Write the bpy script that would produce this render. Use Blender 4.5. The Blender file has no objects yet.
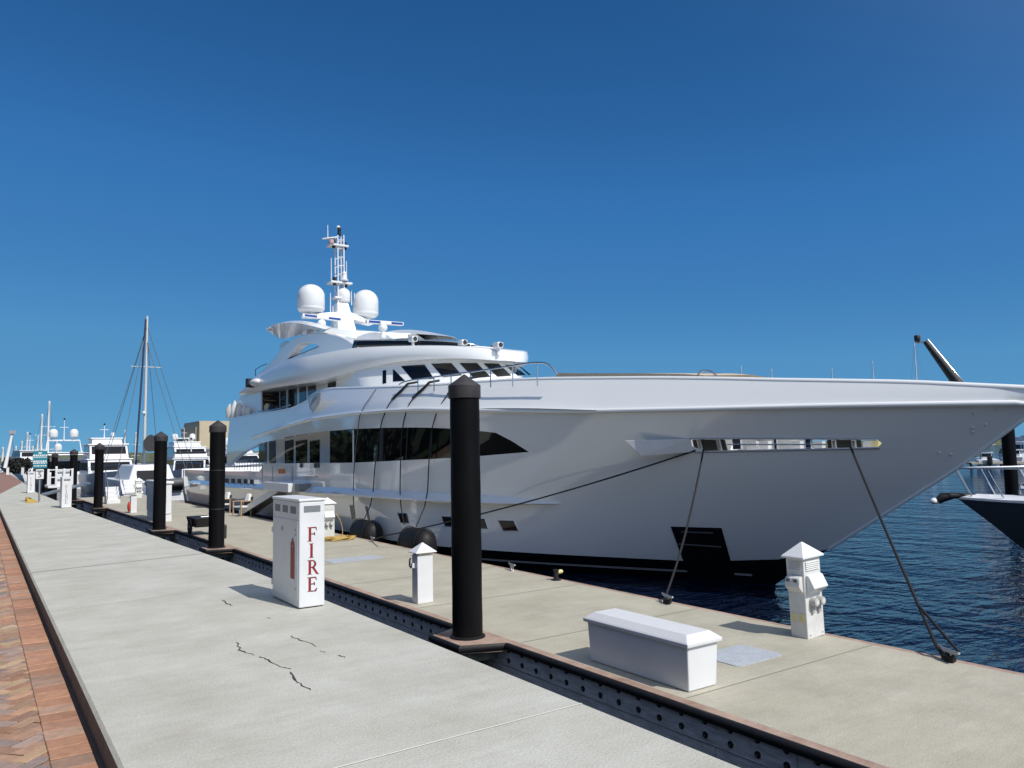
import bpy, bmesh, math, random
import numpy as np
from mathutils import Vector, Matrix
random.seed(7)
R = math.radians
sc = bpy.context.scene
col = sc.collection

# ------------------------------------------------------------------ camera
FPX, CX, CY, EYE = 769.0, 512.0, 384.0, 1.65
VP = (-22.0, 460.0); HS = -0.0185
_yh = VP[1] + HS * (512 - VP[0])
fwdY = np.array([VP[0] - CX, VP[1] - CY, FPX]); fwdY /= np.linalg.norm(fwdY)
_p2 = np.array([512.0, _yh + HS * 512 - CY, FPX])
upZ = np.cross(fwdY, _p2); upZ /= np.linalg.norm(upZ)
if upZ[1] > 0: upZ = -upZ
rtX = np.cross(fwdY, upZ)
if rtX[0] < 0: rtX = -rtX
cam = bpy.data.cameras.new('camera'); co = bpy.data.objects.new('camera', cam); col.objects.link(co)
cam.sensor_width = 36.0; cam.lens = 36.0 * FPX / 1024; cam.clip_end = 6000; cam.clip_start = 0.05
_m = Matrix(((rtX[0], -rtX[1], -rtX[2], 0), (fwdY[0], -fwdY[1], -fwdY[2], 0), (upZ[0], -upZ[1], -upZ[2], EYE), (0, 0, 0, 1)))
co.matrix_world = _m
sc.camera = co

# ------------------------------------------------------------------ light
SUN_EL, SUN_X, SUN_Y = R(47), 0.20, -0.98
w = bpy.data.worlds.new('World'); sc.world = w; w.use_nodes = True
nt = w.node_tree; bg = nt.nodes['Background']
sky = nt.nodes.new('ShaderNodeTexSky'); sky.sky_type = 'NISHITA'; sky.sun_disc = False
sky.sun_elevation = SUN_EL; sky.sun_rotation = math.atan2(SUN_X, SUN_Y)
sky.air_density = 0.5; sky.dust_density = 0.0; sky.ozone_density = 1.0; sky.altitude = 0
_s1 = nt.nodes.new('ShaderNodeVectorMath'); _s1.operation = 'SCALE'; _s1.inputs['Scale'].default_value = .1
_cv = nt.nodes.new('ShaderNodeRGBCurve')      # camera-like tone response of the clear sky
for _k, _pts in enumerate((((.056, .018), (.093, .037), (.234, .085), (.35, .096), (.466, .104), (1, .15), (1.12, .22), (1.7, 1.0), (3, 2.6)),
                           ((.097, .098), (.157, .171), (.369, .284), (.541, .303), (.682, .326), (1.07, .385), (1.2, .47), (1.7, 1.05), (3, 2.6)),
                           ((.192, .283), (.298, .445), (.574, .545), (.809, .556), (.908, .58), (1.05, .61), (1.2, .68), (1.7, 1.1), (3, 2.6)))):
    _cv.mapping.use_clip = False; _c = _cv.mapping.curves[_k]; _c.points[-1].location = _pts[-1]
    for _p in _pts[:-1]: _c.points.new(*_p)
    for _p in _c.points: _p.handle_type = 'VECTOR'
_cv.mapping.update()
_s2 = nt.nodes.new('ShaderNodeVectorMath'); _s2.operation = 'SCALE'; _s2.inputs['Scale'].default_value = 10
nt.links.new(sky.outputs[0], _s1.inputs[0]); nt.links.new(_s1.outputs[0], _cv.inputs['Color'])
nt.links.new(_cv.outputs[0], _s2.inputs[0])
# broad glow added around the sun, out of view, as neutral fill light
_sd = Vector((SUN_X, SUN_Y, 0)).normalized() * math.cos(SUN_EL) + Vector((0, 0, math.sin(SUN_EL)))
_tc = nt.nodes.new('ShaderNodeTexCoord'); _dt = nt.nodes.new('ShaderNodeVectorMath'); _dt.operation = 'DOT_PRODUCT'; _dt.inputs[1].default_value = _sd
_cl = nt.nodes.new('ShaderNodeMath'); _cl.operation = 'MAXIMUM'; _cl.inputs[1].default_value = 0
_pw = nt.nodes.new('ShaderNodeMath'); _pw.operation = 'POWER'; _pw.inputs[1].default_value = 2.4
_gl = nt.nodes.new('ShaderNodeVectorMath'); _gl.operation = 'SCALE'; _gl.inputs[0].default_value = (8.0, 7.7, 7.3)
_ad = nt.nodes.new('ShaderNodeVectorMath'); _ad.operation = 'ADD'
nt.links.new(_tc.outputs['Generated'], _dt.inputs[0]); nt.links.new(_dt.outputs['Value'], _cl.inputs[0]); nt.links.new(_cl.outputs[0], _pw.inputs[0])
nt.links.new(_pw.outputs[0], _gl.inputs['Scale']); nt.links.new(_s2.outputs[0], _ad.inputs[0]); nt.links.new(_gl.outputs[0], _ad.inputs[1])
nt.links.new(_ad.outputs[0], bg.inputs[0]); bg.inputs[1].default_value = 0.1
sl = bpy.data.lights.new('sun', 'SUN'); sl.energy = 3.95; sl.angle = R(0.53); sl.color = (1, .955, .88)
so = bpy.data.objects.new('sun', sl); col.objects.link(so)
_d = Vector((SUN_X, SUN_Y, 0)).normalized() * math.cos(SUN_EL) + Vector((0, 0, math.sin(SUN_EL)))
so.rotation_euler = _d.to_track_quat('Z', 'Y').to_euler(); so.location = (0, -20, 60)
sc.view_settings.view_transform = 'Standard'; sc.view_settings.look = 'None'
sc.view_settings.exposure = 0; sc.view_settings.gamma = 1; sc.view_settings.use_curve_mapping = False
sc.cycles.max_bounces = 8; sc.cycles.use_denoising = True

# ------------------------------------------------------------------ survey helpers: bearing of a point -> real position on a known surface
def ray(x, y):
    d = np.array([x - CX, y - CY, FPX]); return np.array([d @ rtX, d @ fwdY, d @ upZ])
def onz(x, y, z):
    r = ray(x, y); t = (z - EYE) / r[2]; return r * t + np.array([0, 0, EYE])
def ony(x, y, Y):
    r = ray(x, y); return r * (Y / r[1]) + np.array([0, 0, EYE])
def onx(x, y, X):
    r = ray(x, y); return r * (X / r[0]) + np.array([0, 0, EYE])
def atd(x, y, d):
    return ray(x, y) * d / FPX + np.array([0, 0, EYE])

# ------------------------------------------------------------------ materials
MATS = {}
def mat(name, c, rough=.5, metal=0., var=0., scale=4., bump=0., bscale=40., coat=0., spec=.5, c2=None, vcol=False, stretch=None):
    if name in MATS: return MATS[name]
    m = bpy.data.materials.new(name); m.use_nodes = True; t = m.node_tree; b = t.nodes['Principled BSDF']
    b.inputs['Base Color'].default_value = (*c, 1); b.inputs['Roughness'].default_value = rough
    b.inputs['Metallic'].default_value = metal; b.inputs['Coat Weight'].default_value = coat
    b.inputs['Coat Roughness'].default_value = .03; b.inputs['Specular IOR Level'].default_value = spec
    tc = t.nodes.new('ShaderNodeTexCoord'); src = tc.outputs['Object']
    if stretch:
        mp = t.nodes.new('ShaderNodeMapping'); mp.inputs['Scale'].default_value = stretch
        t.links.new(src, mp.inputs[0]); src = mp.outputs[0]
    if var > 0 or c2 or vcol:
        n = t.nodes.new('ShaderNodeTexNoise'); n.inputs['Scale'].default_value = scale; n.inputs['Detail'].default_value = 7
        n.inputs['Roughness'].default_value = .65
        t.links.new(src, n.inputs['Vector'])
        mr = t.nodes.new('ShaderNodeMapRange'); mr.inputs[1].default_value = .3; mr.inputs[2].default_value = .7
        t.links.new(n.outputs[0], mr.inputs[0])
        mx = t.nodes.new('ShaderNodeMix'); mx.data_type = 'RGBA'
        t.links.new(mr.outputs[0], mx.inputs[0])
        ca = [max(0, v * (1 - var)) for v in c]; cb = c2 if c2 else [min(1, v * (1 + var)) for v in c]
        mx.inputs[6].default_value = (*ca, 1); mx.inputs[7].default_value = (*cb, 1)
        out = mx.outputs[2]
        if vcol:
            at_ = t.nodes.new('ShaderNodeAttribute'); at_.attribute_name = 'Col'
            mm = t.nodes.new('ShaderNodeMix'); mm.data_type = 'RGBA'; mm.blend_type = 'MULTIPLY'; mm.inputs[0].default_value = 1
            t.links.new(out, mm.inputs[6]); t.links.new(at_.outputs[0], mm.inputs[7]); out = mm.outputs[2]
        t.links.new(out, b.inputs['Base Color'])
    if bump > 0:
        n2 = t.nodes.new('ShaderNodeTexNoise'); n2.inputs['Scale'].default_value = bscale; n2.inputs['Detail'].default_value = 5
        t.links.new(src, n2.inputs['Vector'])
        bp = t.nodes.new('ShaderNodeBump'); bp.inputs['Strength'].default_value = bump; bp.inputs['Distance'].default_value = .02
        t.links.new(n2.outputs[0], bp.inputs['Height']); t.links.new(bp.outputs[0], b.inputs['Normal'])
    MATS[name] = m; return m

def concrete(name, c, c2, rust=False):
    m = mat(name, c, .85, var=.1, scale=1.3, bump=.25, bscale=60, c2=c2)
    t = m.node_tree; b = t.nodes['Principled BSDF']
    src = [n for n in t.nodes if n.bl_idname == 'ShaderNodeTexCoord'][0].outputs['Object']
    old = b.inputs['Base Color'].links[0].from_socket
    # fine aggregate speckle
    n = t.nodes.new('ShaderNodeTexNoise'); n.inputs['Scale'].default_value = 55; n.inputs['Detail'].default_value = 6
    n.inputs['Roughness'].default_value = .8; t.links.new(src, n.inputs['Vector'])
    mr = t.nodes.new('ShaderNodeMapRange'); mr.inputs[1].default_value = .3; mr.inputs[2].default_value = .7
    mr.inputs[3].default_value = .80; mr.inputs[4].default_value = 1.16; t.links.new(n.outputs[0], mr.inputs[0])
    # broom streaks across the walk
    mp = t.nodes.new('ShaderNodeMapping'); mp.inputs['Scale'].default_value = (.9, 5.5, 1); t.links.new(src, mp.inputs[0])
    n3 = t.nodes.new('ShaderNodeTexNoise'); n3.inputs['Scale'].default_value = 1.6; n3.inputs['Detail'].default_value = 8
    n3.inputs['Roughness'].default_value = .7; t.links.new(mp.outputs[0], n3.inputs['Vector'])
    m3 = t.nodes.new('ShaderNodeMapRange'); m3.inputs[1].default_value = .3; m3.inputs[2].default_value = .72
    m3.inputs[3].default_value = .93; m3.inputs[4].default_value = 1.06; t.links.new(n3.outputs[0], m3.inputs[0])
    mu = t.nodes.new('ShaderNodeMath'); mu.operation = 'MULTIPLY'; t.links.new(mr.outputs[0], mu.inputs[0]); t.links.new(m3.outputs[0], mu.inputs[1])
    # blotchy old stains
    n4 = t.nodes.new('ShaderNodeTexNoise'); n4.inputs['Scale'].default_value = .45; n4.inputs['Detail'].default_value = 9
    n4.inputs['Roughness'].default_value = .72; t.links.new(src, n4.inputs['Vector'])
    m4 = t.nodes.new('ShaderNodeMapRange'); m4.inputs[1].default_value = .52; m4.inputs[2].default_value = .72
    m4.inputs[3].default_value = 1; m4.inputs[4].default_value = .89; t.links.new(n4.outputs[0], m4.inputs[0])
    mu2 = t.nodes.new('ShaderNodeMath'); mu2.operation = 'MULTIPLY'; t.links.new(mu.outputs[0], mu2.inputs[0]); t.links.new(m4.outputs[0], mu2.inputs[1])
    vm = t.nodes.new('ShaderNodeVectorMath'); vm.operation = 'SCALE'; t.links.new(old, vm.inputs[0]); t.links.new(mu2.outputs[0], vm.inputs['Scale'])
    t.links.new(vm.outputs[0], b.inputs['Base Color'])
    return m

M_PROM = concrete('promenade_concrete', (.475, .46, .385), (.55, .545, .49))
M_DOCK = concrete('dock_concrete', (.43, .40, .31), (.48, .452, .365))
M_EDGE = mat('stained_dock_edge', (.34, .22, .165), .85, var=.2, scale=3, c2=(.46, .34, .27), bump=.2)
M_CURB = mat('weathered_curb', (.16, .135, .115), .9, var=.3, scale=6, bump=.3)
M_JOINT = mat('joint_dark', (.10, .095, .085), .95)
M_JOINTL = mat('joint_light', (.72, .71, .66), .9)
M_CRACK = mat('crack_dark', (.05, .045, .04), .95)
M_BRICK = mat('paver_brick', (.85, .85, .85), .85, var=.18, scale=14, bump=.35, bscale=70, vcol=True)
M_MORTAR = mat('paver_sand', (.12, .095, .08), .95, var=.2, scale=20)
M_WALL = mat('seawall', (.16, .155, .14), .9, var=.3, scale=2, bump=.3)
M_RUBBER = mat('black_rubber', (.010, .010, .011), .55, spec=.3, var=.3, scale=8, bump=.1)
M_WALER = mat('grey_waler_wood', (.50, .50, .50), .8, var=.35, scale=5, bump=.5, bscale=20, stretch=(8, 1, 6))
M_BOLT = mat('bolt_steel', (.10, .10, .105), .5, metal=.6)
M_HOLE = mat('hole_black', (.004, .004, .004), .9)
M_PILE = mat('pile_sleeve', (.004, .004, .0045), .5, spec=.1, var=.25, scale=3, bump=.06, bscale=8, stretch=(1, 1, .15), c2=(.008, .008, .009))
M_PCAP = mat('pile_cap', (.040, .036, .038), .55, var=.25, scale=5, bump=.1)
M_WHITE = mat('white_fibreglass', (.70, .71, .72), .35, var=.04, scale=3)
M_WPAINT = mat('white_metal_paint', (.68, .69, .70), .4, var=.05, scale=5, bump=.03, bscale=8)
M_DIRTY = mat('weathered_white_plastic', (.64, .64, .62), .5, var=.1, scale=7, bump=.05)
M_GEL = mat('yacht_gelcoat', (.85, .862, .85), .10, coat=1.0, spec=.6)
M_SUPER = mat('yacht_topside_paint', (.85, .86, .855), .22, coat=.6)
M_BOOT = mat('boot_top_black', (.008, .008, .009), .25)
M_GLASS = mat('tinted_glass', (.004, .005, .006), .03, spec=.5)
M_GREYGL = mat('grey_vent', (.18, .20, .21), .5, var=.2, scale=60)
M_CHROME = mat('stainless', (.62, .63, .65), .18, metal=1)
M_STEEL = mat('galvanised', (.42, .43, .44), .45, metal=.8, var=.15, scale=10)
M_BLACK = mat('matte_black', (.010, .010, .011), .6)
M_DARK = mat('dark_interior', (.02, .02, .022), .6)
M_ROPE = mat('black_rope', (.012, .012, .013), .85, bump=.6, bscale=120)
M_GROPE = mat('grey_thin_rope', (.10, .105, .11), .8)
M_RED = mat('dark_red_paint', (.27, .012, .018), .5, var=.1, scale=8)
M_REDDEC = mat('faded_red_decal', (.30, .05, .05), .55, var=.12, scale=14)
M_GREYLET = mat('grey_lettering', (.25, .26, .28), .5)
M_YELLOW = mat('yellow_label', (.68, .60, .30), .6, var=.15, scale=20)
M_YHOSE = mat('yellow_cable', (.50, .34, .10), .6)
M_YPAINT = mat('yellow_paint', (.60, .38, .06), .6, var=.2, scale=6)
M_PLATE = mat('pale_steel_plate', (.47, .50, .54), .55, metal=.1, var=.12, scale=9, bump=.5, bscale=55)
M_TEAL = mat('teal_sign', (.015, .20, .27), .4)
M_TEAK = mat('teak', (.42, .29, .17), .6, var=.2, scale=8)
M_TAN = mat('tan_cushion', (.52, .43, .32), .8, var=.08, scale=9)
M_ORANGE = mat('orange_sign', (.62, .16, .03), .5)
M_BLUE = mat('blue_radar_strip', (.01, .05, .25), .4)
M_NAVY = mat('navy_hull', (.055, .072, .082), .15, coat=.8)
M_GREYRUB = mat('grey_hypalon', (.10, .105, .11), .6)
M_BEIGE = mat('beige_render', (.52, .44, .30), .85, var=.06, scale=.3)
M_BARK = mat('bark', (.10, .075, .05), .9)
M_LEAF = mat('leaf_green', (.05, .085, .03), .7, var=.5, scale=.6)
M_LAND = mat('far_land', (.07, .085, .05), .9, var=.4, scale=.08)
M_CANVAS = mat('dark_canvas', (.035, .036, .04), .8)
M_CLOTH = mat('white_cloth', (.74, .74, .72), .9)
M_MASTGREY = mat('mast_alloy', (.58, .57, .54), .45)
M_MASTW = mat('mast_white', (.75, .75, .74), .4)
M_DKNAVY = mat('dark_blue_canvas', (.02, .03, .07), .8)

# ------------------------------------------------------------------ mesh builder
WL = {}
TWINS = {'flybridge_arch', 'hardtop_wing', 'bow_rail', 'upper_wing', 'bulwark_cap', 'arch_strut', 'flybridge_screen'}   # parts whose far-side twin can be seen
def tag(o, label=None, cat=None, group=None, kind=None):
    if label: o['label'] = label
    if cat: o['category'] = cat
    if group: o['group'] = group
    if kind: o['kind'] = kind
    return o
def thing(name, label, cat, loc=(0, 0, 0), group=None, kind=None):
    o = bpy.data.objects.new(name, None); col.objects.link(o); o.location = loc; o.empty_display_size = .1
    WL[o] = np.array(loc, float); return tag(o, label, cat, group, kind)
def dup(root, loc, label=None, group=None, rz=None):
    def cp(o, par):
        c = o.copy(); col.objects.link(c); c.parent = par
        for ch in list(o.children): cp(ch, c)
        return c
    c = cp(root, None); c.location = loc
    if rz is not None: c.rotation_euler = (0, 0, rz)
    if label: c['label'] = label
    if group: c['group'] = group
    return c

class MB:
    def __init__(s): s.V = []; s.F = []; s.I = []; s.mi = 0
    def v(s, pts):
        n = len(s.V); s.V += [tuple(map(float, p)) for p in pts]; return n
    def f(s, idx): s.F.append(tuple(idx)); s.I.append(s.mi)
    def poly(s, pts):
        n = s.v(pts); s.f(range(n, n + len(pts)))
    def box(s, x0, x1, y0, y1, z0, z1):
        n = s.v([(x0, y0, z0), (x1, y0, z0), (x1, y1, z0), (x0, y1, z0), (x0, y0, z1), (x1, y0, z1), (x1, y1, z1), (x0, y1, z1)])
        for q in ((3, 2, 1, 0), (4, 5, 6, 7), (0, 1, 5, 4), (1, 2, 6, 5), (2, 3, 7, 6), (3, 0, 4, 7)): s.f([n + k for k in q])
        return s
    def frustum(s, a, b):
        """a, b: two loops of equal length"""
        k = len(a); n = s.v(a); m = s.v(b)
        s.f([n + i for i in reversed(range(k))]); s.f([m + i for i in range(k)])
        for i in range(k): j = (i + 1) % k; s.f((n + i, n + j, m + j, m + i))
        return s
    def prism(s, loop, d):
        d = np.array(d, float); return s.frustum([np.array(p, float) for p in loop], [np.array(p, float) + d for p in loop])
    def tube(s, pts, r, n=8, caps=True, closed=False):
        P = [Vector(p) for p in pts]; k = len(P); rs = r if hasattr(r, '__len__') else [r] * k
        rings = []
        up = None
        for i in range(k):
            if closed: t = P[(i + 1) % k] - P[i - 1]
            else: t = P[min(i + 1, k - 1)] - P[max(i - 1, 0)]
            t.normalize()
            if up is None:
                up = Vector((0, 0, 1)) if abs(t.z) < .9 else Vector((1, 0, 0))
            a = t.cross(up)
            if a.length < 1e-6: a = t.cross(Vector((0, 1, 0)))
            a.normalize(); b = a.cross(t); up = b
            rings.append(s.v([P[i] + (a * math.cos(2 * math.pi * j / n) + b * math.sin(2 * math.pi * j / n)) * rs[i] for j in range(n)]))
        for i in range(k if closed else k - 1):
            a0, b0 = rings[i], rings[(i + 1) % k]
            for j in range(n): l = (j + 1) % n; s.f((a0 + j, a0 + l, b0 + l, b0 + j))
        if caps and not closed:
            s.f([rings[0] + j for j in reversed(range(n))]); s.f([rings[-1] + j for j in range(n)])
        return s
    def lathe(s, c, prof, n=24, axis='z'):
        c = np.array(c, float); rings = []
        for r, h in prof:
            pts = []
            for j in range(n):
                a = 2 * math.pi * j / n; x, y = r * math.cos(a), r * math.sin(a)
                p = (x, y, h) if axis == 'z' else ((h, x, y) if axis == 'x' else (x, h, y))
                pts.append(c + np.array(p))
            rings.append(s.v(pts))
        for a0, b0 in zip(rings, rings[1:]):
            for j in range(n): l = (j + 1) % n; s.f((a0 + j, a0 + l, b0 + l, b0 + j))
        s.f([rings[0] + j for j in reversed(range(n))]); s.f([rings[-1] + j for j in range(n)])
        return s
    def ball(s, c, r, n=16, m=10, sc_=(1, 1, 1), lo=-90):
        prof = []
        for i in range(m + 1):
            a = R(lo) + (R(90) - R(lo)) * i / m
            prof.append((max(1e-4, math.cos(a)), math.sin(a)))
        c = np.array(c, float); rings = []
        for rr, h in prof:
            rings.append(s.v([c + r * np.array([rr * math.cos(2 * math.pi * j / n) * sc_[0], rr * math.sin(2 * math.pi * j / n) * sc_[1], h * sc_[2]]) for j in range(n)]))
        for a0, b0 in zip(rings, rings[1:]):
            for j in range(n): l = (j + 1) % n; s.f((a0 + j, a0 + l, b0 + l, b0 + j))
        s.f([rings[0] + j for j in reversed(range(n))])
        return s
    def skin(s, curves, close=False, skip=None):
        n = len(curves[0]); rs = [s.v(c) for c in curves]
        for i, (a, b) in enumerate(zip(rs, rs[1:] + ([rs[0]] if close else []))):
            for j in range(n - 1):
                if skip and skip(i, j): continue
                s.f((a + j, a + j + 1, b + j + 1, b + j))
        return s
    def mirror(s, xc):
        s.mir = xc; return s
    def _join(s, xc):
        n = len(s.V); k = len(s.F)
        s.V += [(2 * xc - x, y, z) for x, y, z in s.V[:n]]
        for q in range(k): s.F.append(tuple(n + i for i in reversed(s.F[q]))); s.I.append(s.I[q])
        return s
    def build(s, name, mats, parent=None, smooth=None, bev=0., merge=False, solid=0., cols=None):
        if not isinstance(mats, (list, tuple)): mats = [mats]
        xc = getattr(s, 'mir', None); s.mir = None
        if xc is not None and merge: s._join(xc)
        elif xc is not None and name in TWINS:
            tw = MB(); tw.V = [(2 * xc - x, y, z) for x, y, z in s.V]; tw.F = [tuple(reversed(f)) for f in s.F]; tw.I = list(s.I)
            tw.build(name, mats, parent, smooth, bev, False, solid)
        off = np.zeros(3)
        if parent is not None: off = WL[parent]
        me = bpy.data.meshes.new(name)
        me.from_pydata([tuple(np.array(p) - off) for p in s.V], [], s.F)
        for m in mats: me.materials.append(m)
        if len(mats) > 1: me.polygons.foreach_set('material_index', s.I)
        if cols is not None:
            ca = me.color_attributes.new('Col', 'FLOAT_COLOR', 'CORNER')
            data = []
            for p in me.polygons:
                data += list(cols[p.index]) * p.loop_total
            ca.data.foreach_set('color', data)
        b = bmesh.new(); b.from_mesh(me)
        if merge: bmesh.ops.remove_doubles(b, verts=b.verts, dist=.0015)
        if cols is None: bmesh.ops.recalc_face_normals(b, faces=b.faces)
        b.to_mesh(me); b.free()
        if smooth is not None:
            me.polygons.foreach_set('use_smooth', [True] * len(me.polygons)); me.set_sharp_from_angle(angle=R(smooth))
        me.update()
        o = bpy.data.objects.new(name, me); col.objects.link(o)
        if parent is not None: o.parent = parent; WL[o] = off
        else: WL[o] = np.zeros(3)
        if solid:
            md = o.modifiers.new('solid', 'SOLIDIFY'); md.thickness = solid; md.offset = 0
        if bev > 0:
            md = o.modifiers.new('bevel', 'BEVEL'); md.width = bev; md.segments = 2; md.limit_method = 'ANGLE'; md.angle_limit = R(40)
            md.harden_normals = False
        return o

def text_mesh(name, body, size, mat_, parent, M, depth=.002):
    cu = bpy.data.curves.new(name, 'FONT'); cu.body = body; cu.size = size; cu.align_x = 'CENTER'; cu.align_y = 'CENTER'; cu.extrude = depth
    to = bpy.data.objects.new(name, cu); col.objects.link(to)
    bpy.context.view_layer.update()
    me = bpy.data.meshes.new_from_object(to.evaluated_get(bpy.context.evaluated_depsgraph_get()))
    bpy.data.objects.remove(to); me.name = name
    me.transform(M)
    off = WL[parent]; me.transform(Matrix.Translation(Vector(-off)))
    me.materials.clear(); me.materials.append(mat_)
    o = bpy.data.objects.new(name, me); col.objects.link(o); o.parent = parent; WL[o] = off
    return o
def resample(P, n):
    P = np.array(P, float); d = np.r_[0, np.cumsum(np.linalg.norm(np.diff(P, axis=0), axis=1))]
    t = np.linspace(0, d[-1], n); return np.stack([np.interp(t, d, P[:, i]) for i in range(P.shape[1])], 1)
def smoothcurve(P, n, it=2):
    P = np.array(P, float)
    for _ in range(it):   # chaikin
        Q = [P[0]]
        for a, b in zip(P, P[1:]): Q += [a * .75 + b * .25, a * .25 + b * .75]
        Q.append(P[-1]); P = np.array(Q)
    return resample(P, n)

# ================================================================== SETTING
ZD, ZW = -.85, -1.4
def quay_dx(Y): return np.interp(Y, [12, 29, 45, 70, 115], [0, -.58, -.85, -.55, .2])
def dock_dx(Y): return np.interp(Y, [22, 43, 56], [0, -.38, -.6])
def curb_x(Y): return np.interp(Y, [0, 38, 45, 53, 66, 88, 120], [.68, .66, .92, 1.6, 2.7, 2.9, 2.9])

# --- water
me = MB(); me.poly([(-1500, -300, ZW), (3000, -300, ZW), (3000, 3500, ZW), (-1500, 3500, ZW)])
wm = bpy.data.materials.new('harbour_water'); wm.use_nodes = True; t = wm.node_tree; b = t.nodes['Principled BSDF']
b.inputs['Base Color'].default_value = (.002, .006, .020, 1); b.inputs['Roughness'].default_value = .04; b.inputs['IOR'].default_value = 1.33; b.inputs['Specular IOR Level'].default_value = .28
tc = t.nodes.new('ShaderNodeTexCoord')
hs = None
for scl, amp, st in ((.55, 1.0, (1.0, .45, 1)), (1.9, .42, (.6, 1.3, 1)), (5.5, .14, (.8, 1.2, 1))):
    mp = t.nodes.new('ShaderNodeMapping'); mp.inputs['Scale'].default_value = st; mp.inputs['Rotation'].default_value = (0, 0, R(35))
    t.links.new(tc.outputs['Object'], mp.inputs[0])
    n = t.nodes.new('ShaderNodeTexNoise'); n.inputs['Scale'].default_value = scl; n.inputs['Detail'].default_value = 3; n.inputs['Distortion'].default_value = .6
    t.links.new(mp.outputs[0], n.inputs['Vector'])
    mu = t.nodes.new('ShaderNodeMath'); mu.operation = 'MULTIPLY'; mu.inputs[1].default_value = amp; t.links.new(n.outputs[0], mu.inputs[0])
    if hs is None: hs = mu.outputs[0]
    else:
        ad = t.nodes.new('ShaderNodeMath'); ad.operation = 'ADD'; t.links.new(hs, ad.inputs[0]); t.links.new(mu.outputs[0], ad.inputs[1]); hs = ad.outputs[0]
bp = t.nodes.new('ShaderNodeBump'); bp.inputs['Strength'].default_value = 1.0; bp.inputs['Distance'].default_value = .55
t.links.new(hs, bp.inputs['Height']); t.links.new(bp.outputs[0], b.inputs['Normal'])
tag(me.build('water', wm), 'dark blue rippled harbour water', None, kind='structure')

# --- promenade slab
ys = list(np.arange(-3, 60, 1.5)) + [60, 66, 72, 80, 88, 96, 105, 115]
m_ = MB(); La = [(curb_x(y) + .02, y, 0) for y in ys]; Ra = [(3.28 + quay_dx(y), y, 0) for y in ys]
m_.skin([La, Ra]); m_.build('promenade', M_PROM); tag(bpy.data.objects['promenade'], 'pale concrete promenade slab beside the brick paving', None, kind='structure')
prom = bpy.data.objects['promenade']
m_ = MB()
m_.skin([[(p[0] - .02, p[1], -.02) for p in La], La]); 
m_.build('slab_edge', M_PROM, prom)
m_ = MB(); m_.skin([[(p[0] - .02, p[1], -.30) for p in La], [(p[0] - .02, p[1], -.02) for p in La]])
m_.build('slab_side', M_CURB, prom)
m_ = MB(); m_.skin([Ra, [(p[0], p[1], -3) for p in Ra]]); m_.build('seawall', M_WALL, prom)
# joints, cracks
m_ = MB()
for y, dy in ((4.0, .0), (9.85, 0.35), (15.6, .3), (21.4, .3), (27.2, .3), (33, .3)):
    if y == 15.6: continue
    m_.poly([(curb_x(y) + .02, y - .006, .004), (3.28 + quay_dx(y), y + dy - .006, .004), (3.28 + quay_dx(y), y + dy + .006, .004), (curb_x(y) + .02, y + .006, .004)])
m_.build('control_joint', M_JOINTL, prom)
m_ = MB(); m_.poly([(.70, 13.36, .004), (3.28 + quay_dx(13.8), 13.86, .004), (3.28 + quay_dx(13.8), 13.90, .004), (.70, 13.40, .004)]); m_.build('dark_joint', mat('joint_stain', (.37, .365, .33), .9), prom)
m_ = MB()
def crack(pxs, wd):
    pts = [onz(x, y, 0)[:2] for x, y in pxs]; Q = []
    for a, c in zip(pts, pts[1:]):
        for k in range(4): Q.append(a + (c - a) * k / 4 + np.random.RandomState(int(abs(a[0] * 991 + k * 37 + a[1] * 77)) % 9999).uniform(-.012, .012, 2))
    Q.append(pts[-1]); n = len(Q)
    rr = np.random.RandomState(3)
    l = []; r_ = []
    for i, q in enumerate(Q):
        d = Q[min(i + 1, n - 1)] - Q[max(i - 1, 0)]; d = d / (np.linalg.norm(d) + 1e-9); nrm = np.array([-d[1], d[0]])
        ww = wd * (.35 + .9 * rr.rand()) * (1 if 0 < i < n - 1 else .1)
        l.append((*(q + nrm * ww), .003)); r_.append((*(q - nrm * ww), .003))
    m_.skin([l, r_])
crack(((236, 642), (240, 650), (255, 656)), .007); crack(((259, 656.5), (268, 660), (281, 667), (291, 669.5)), .0065); crack(((292, 672), (294, 678), (300, 684), (311, 690.5)), .008)
crack(((291, 636), (300, 640), (310, 643), (317, 647)), .006); crack(((321, 651), (326, 652.5)), .005); crack(((339, 655), (345, 658)), .007)
crack(((222, 600), (228, 604), (233, 606)), .009); crack(((266, 618), (272, 618.5)), .006)
m_.build('surface_crack', M_CRACK, prom)

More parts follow.
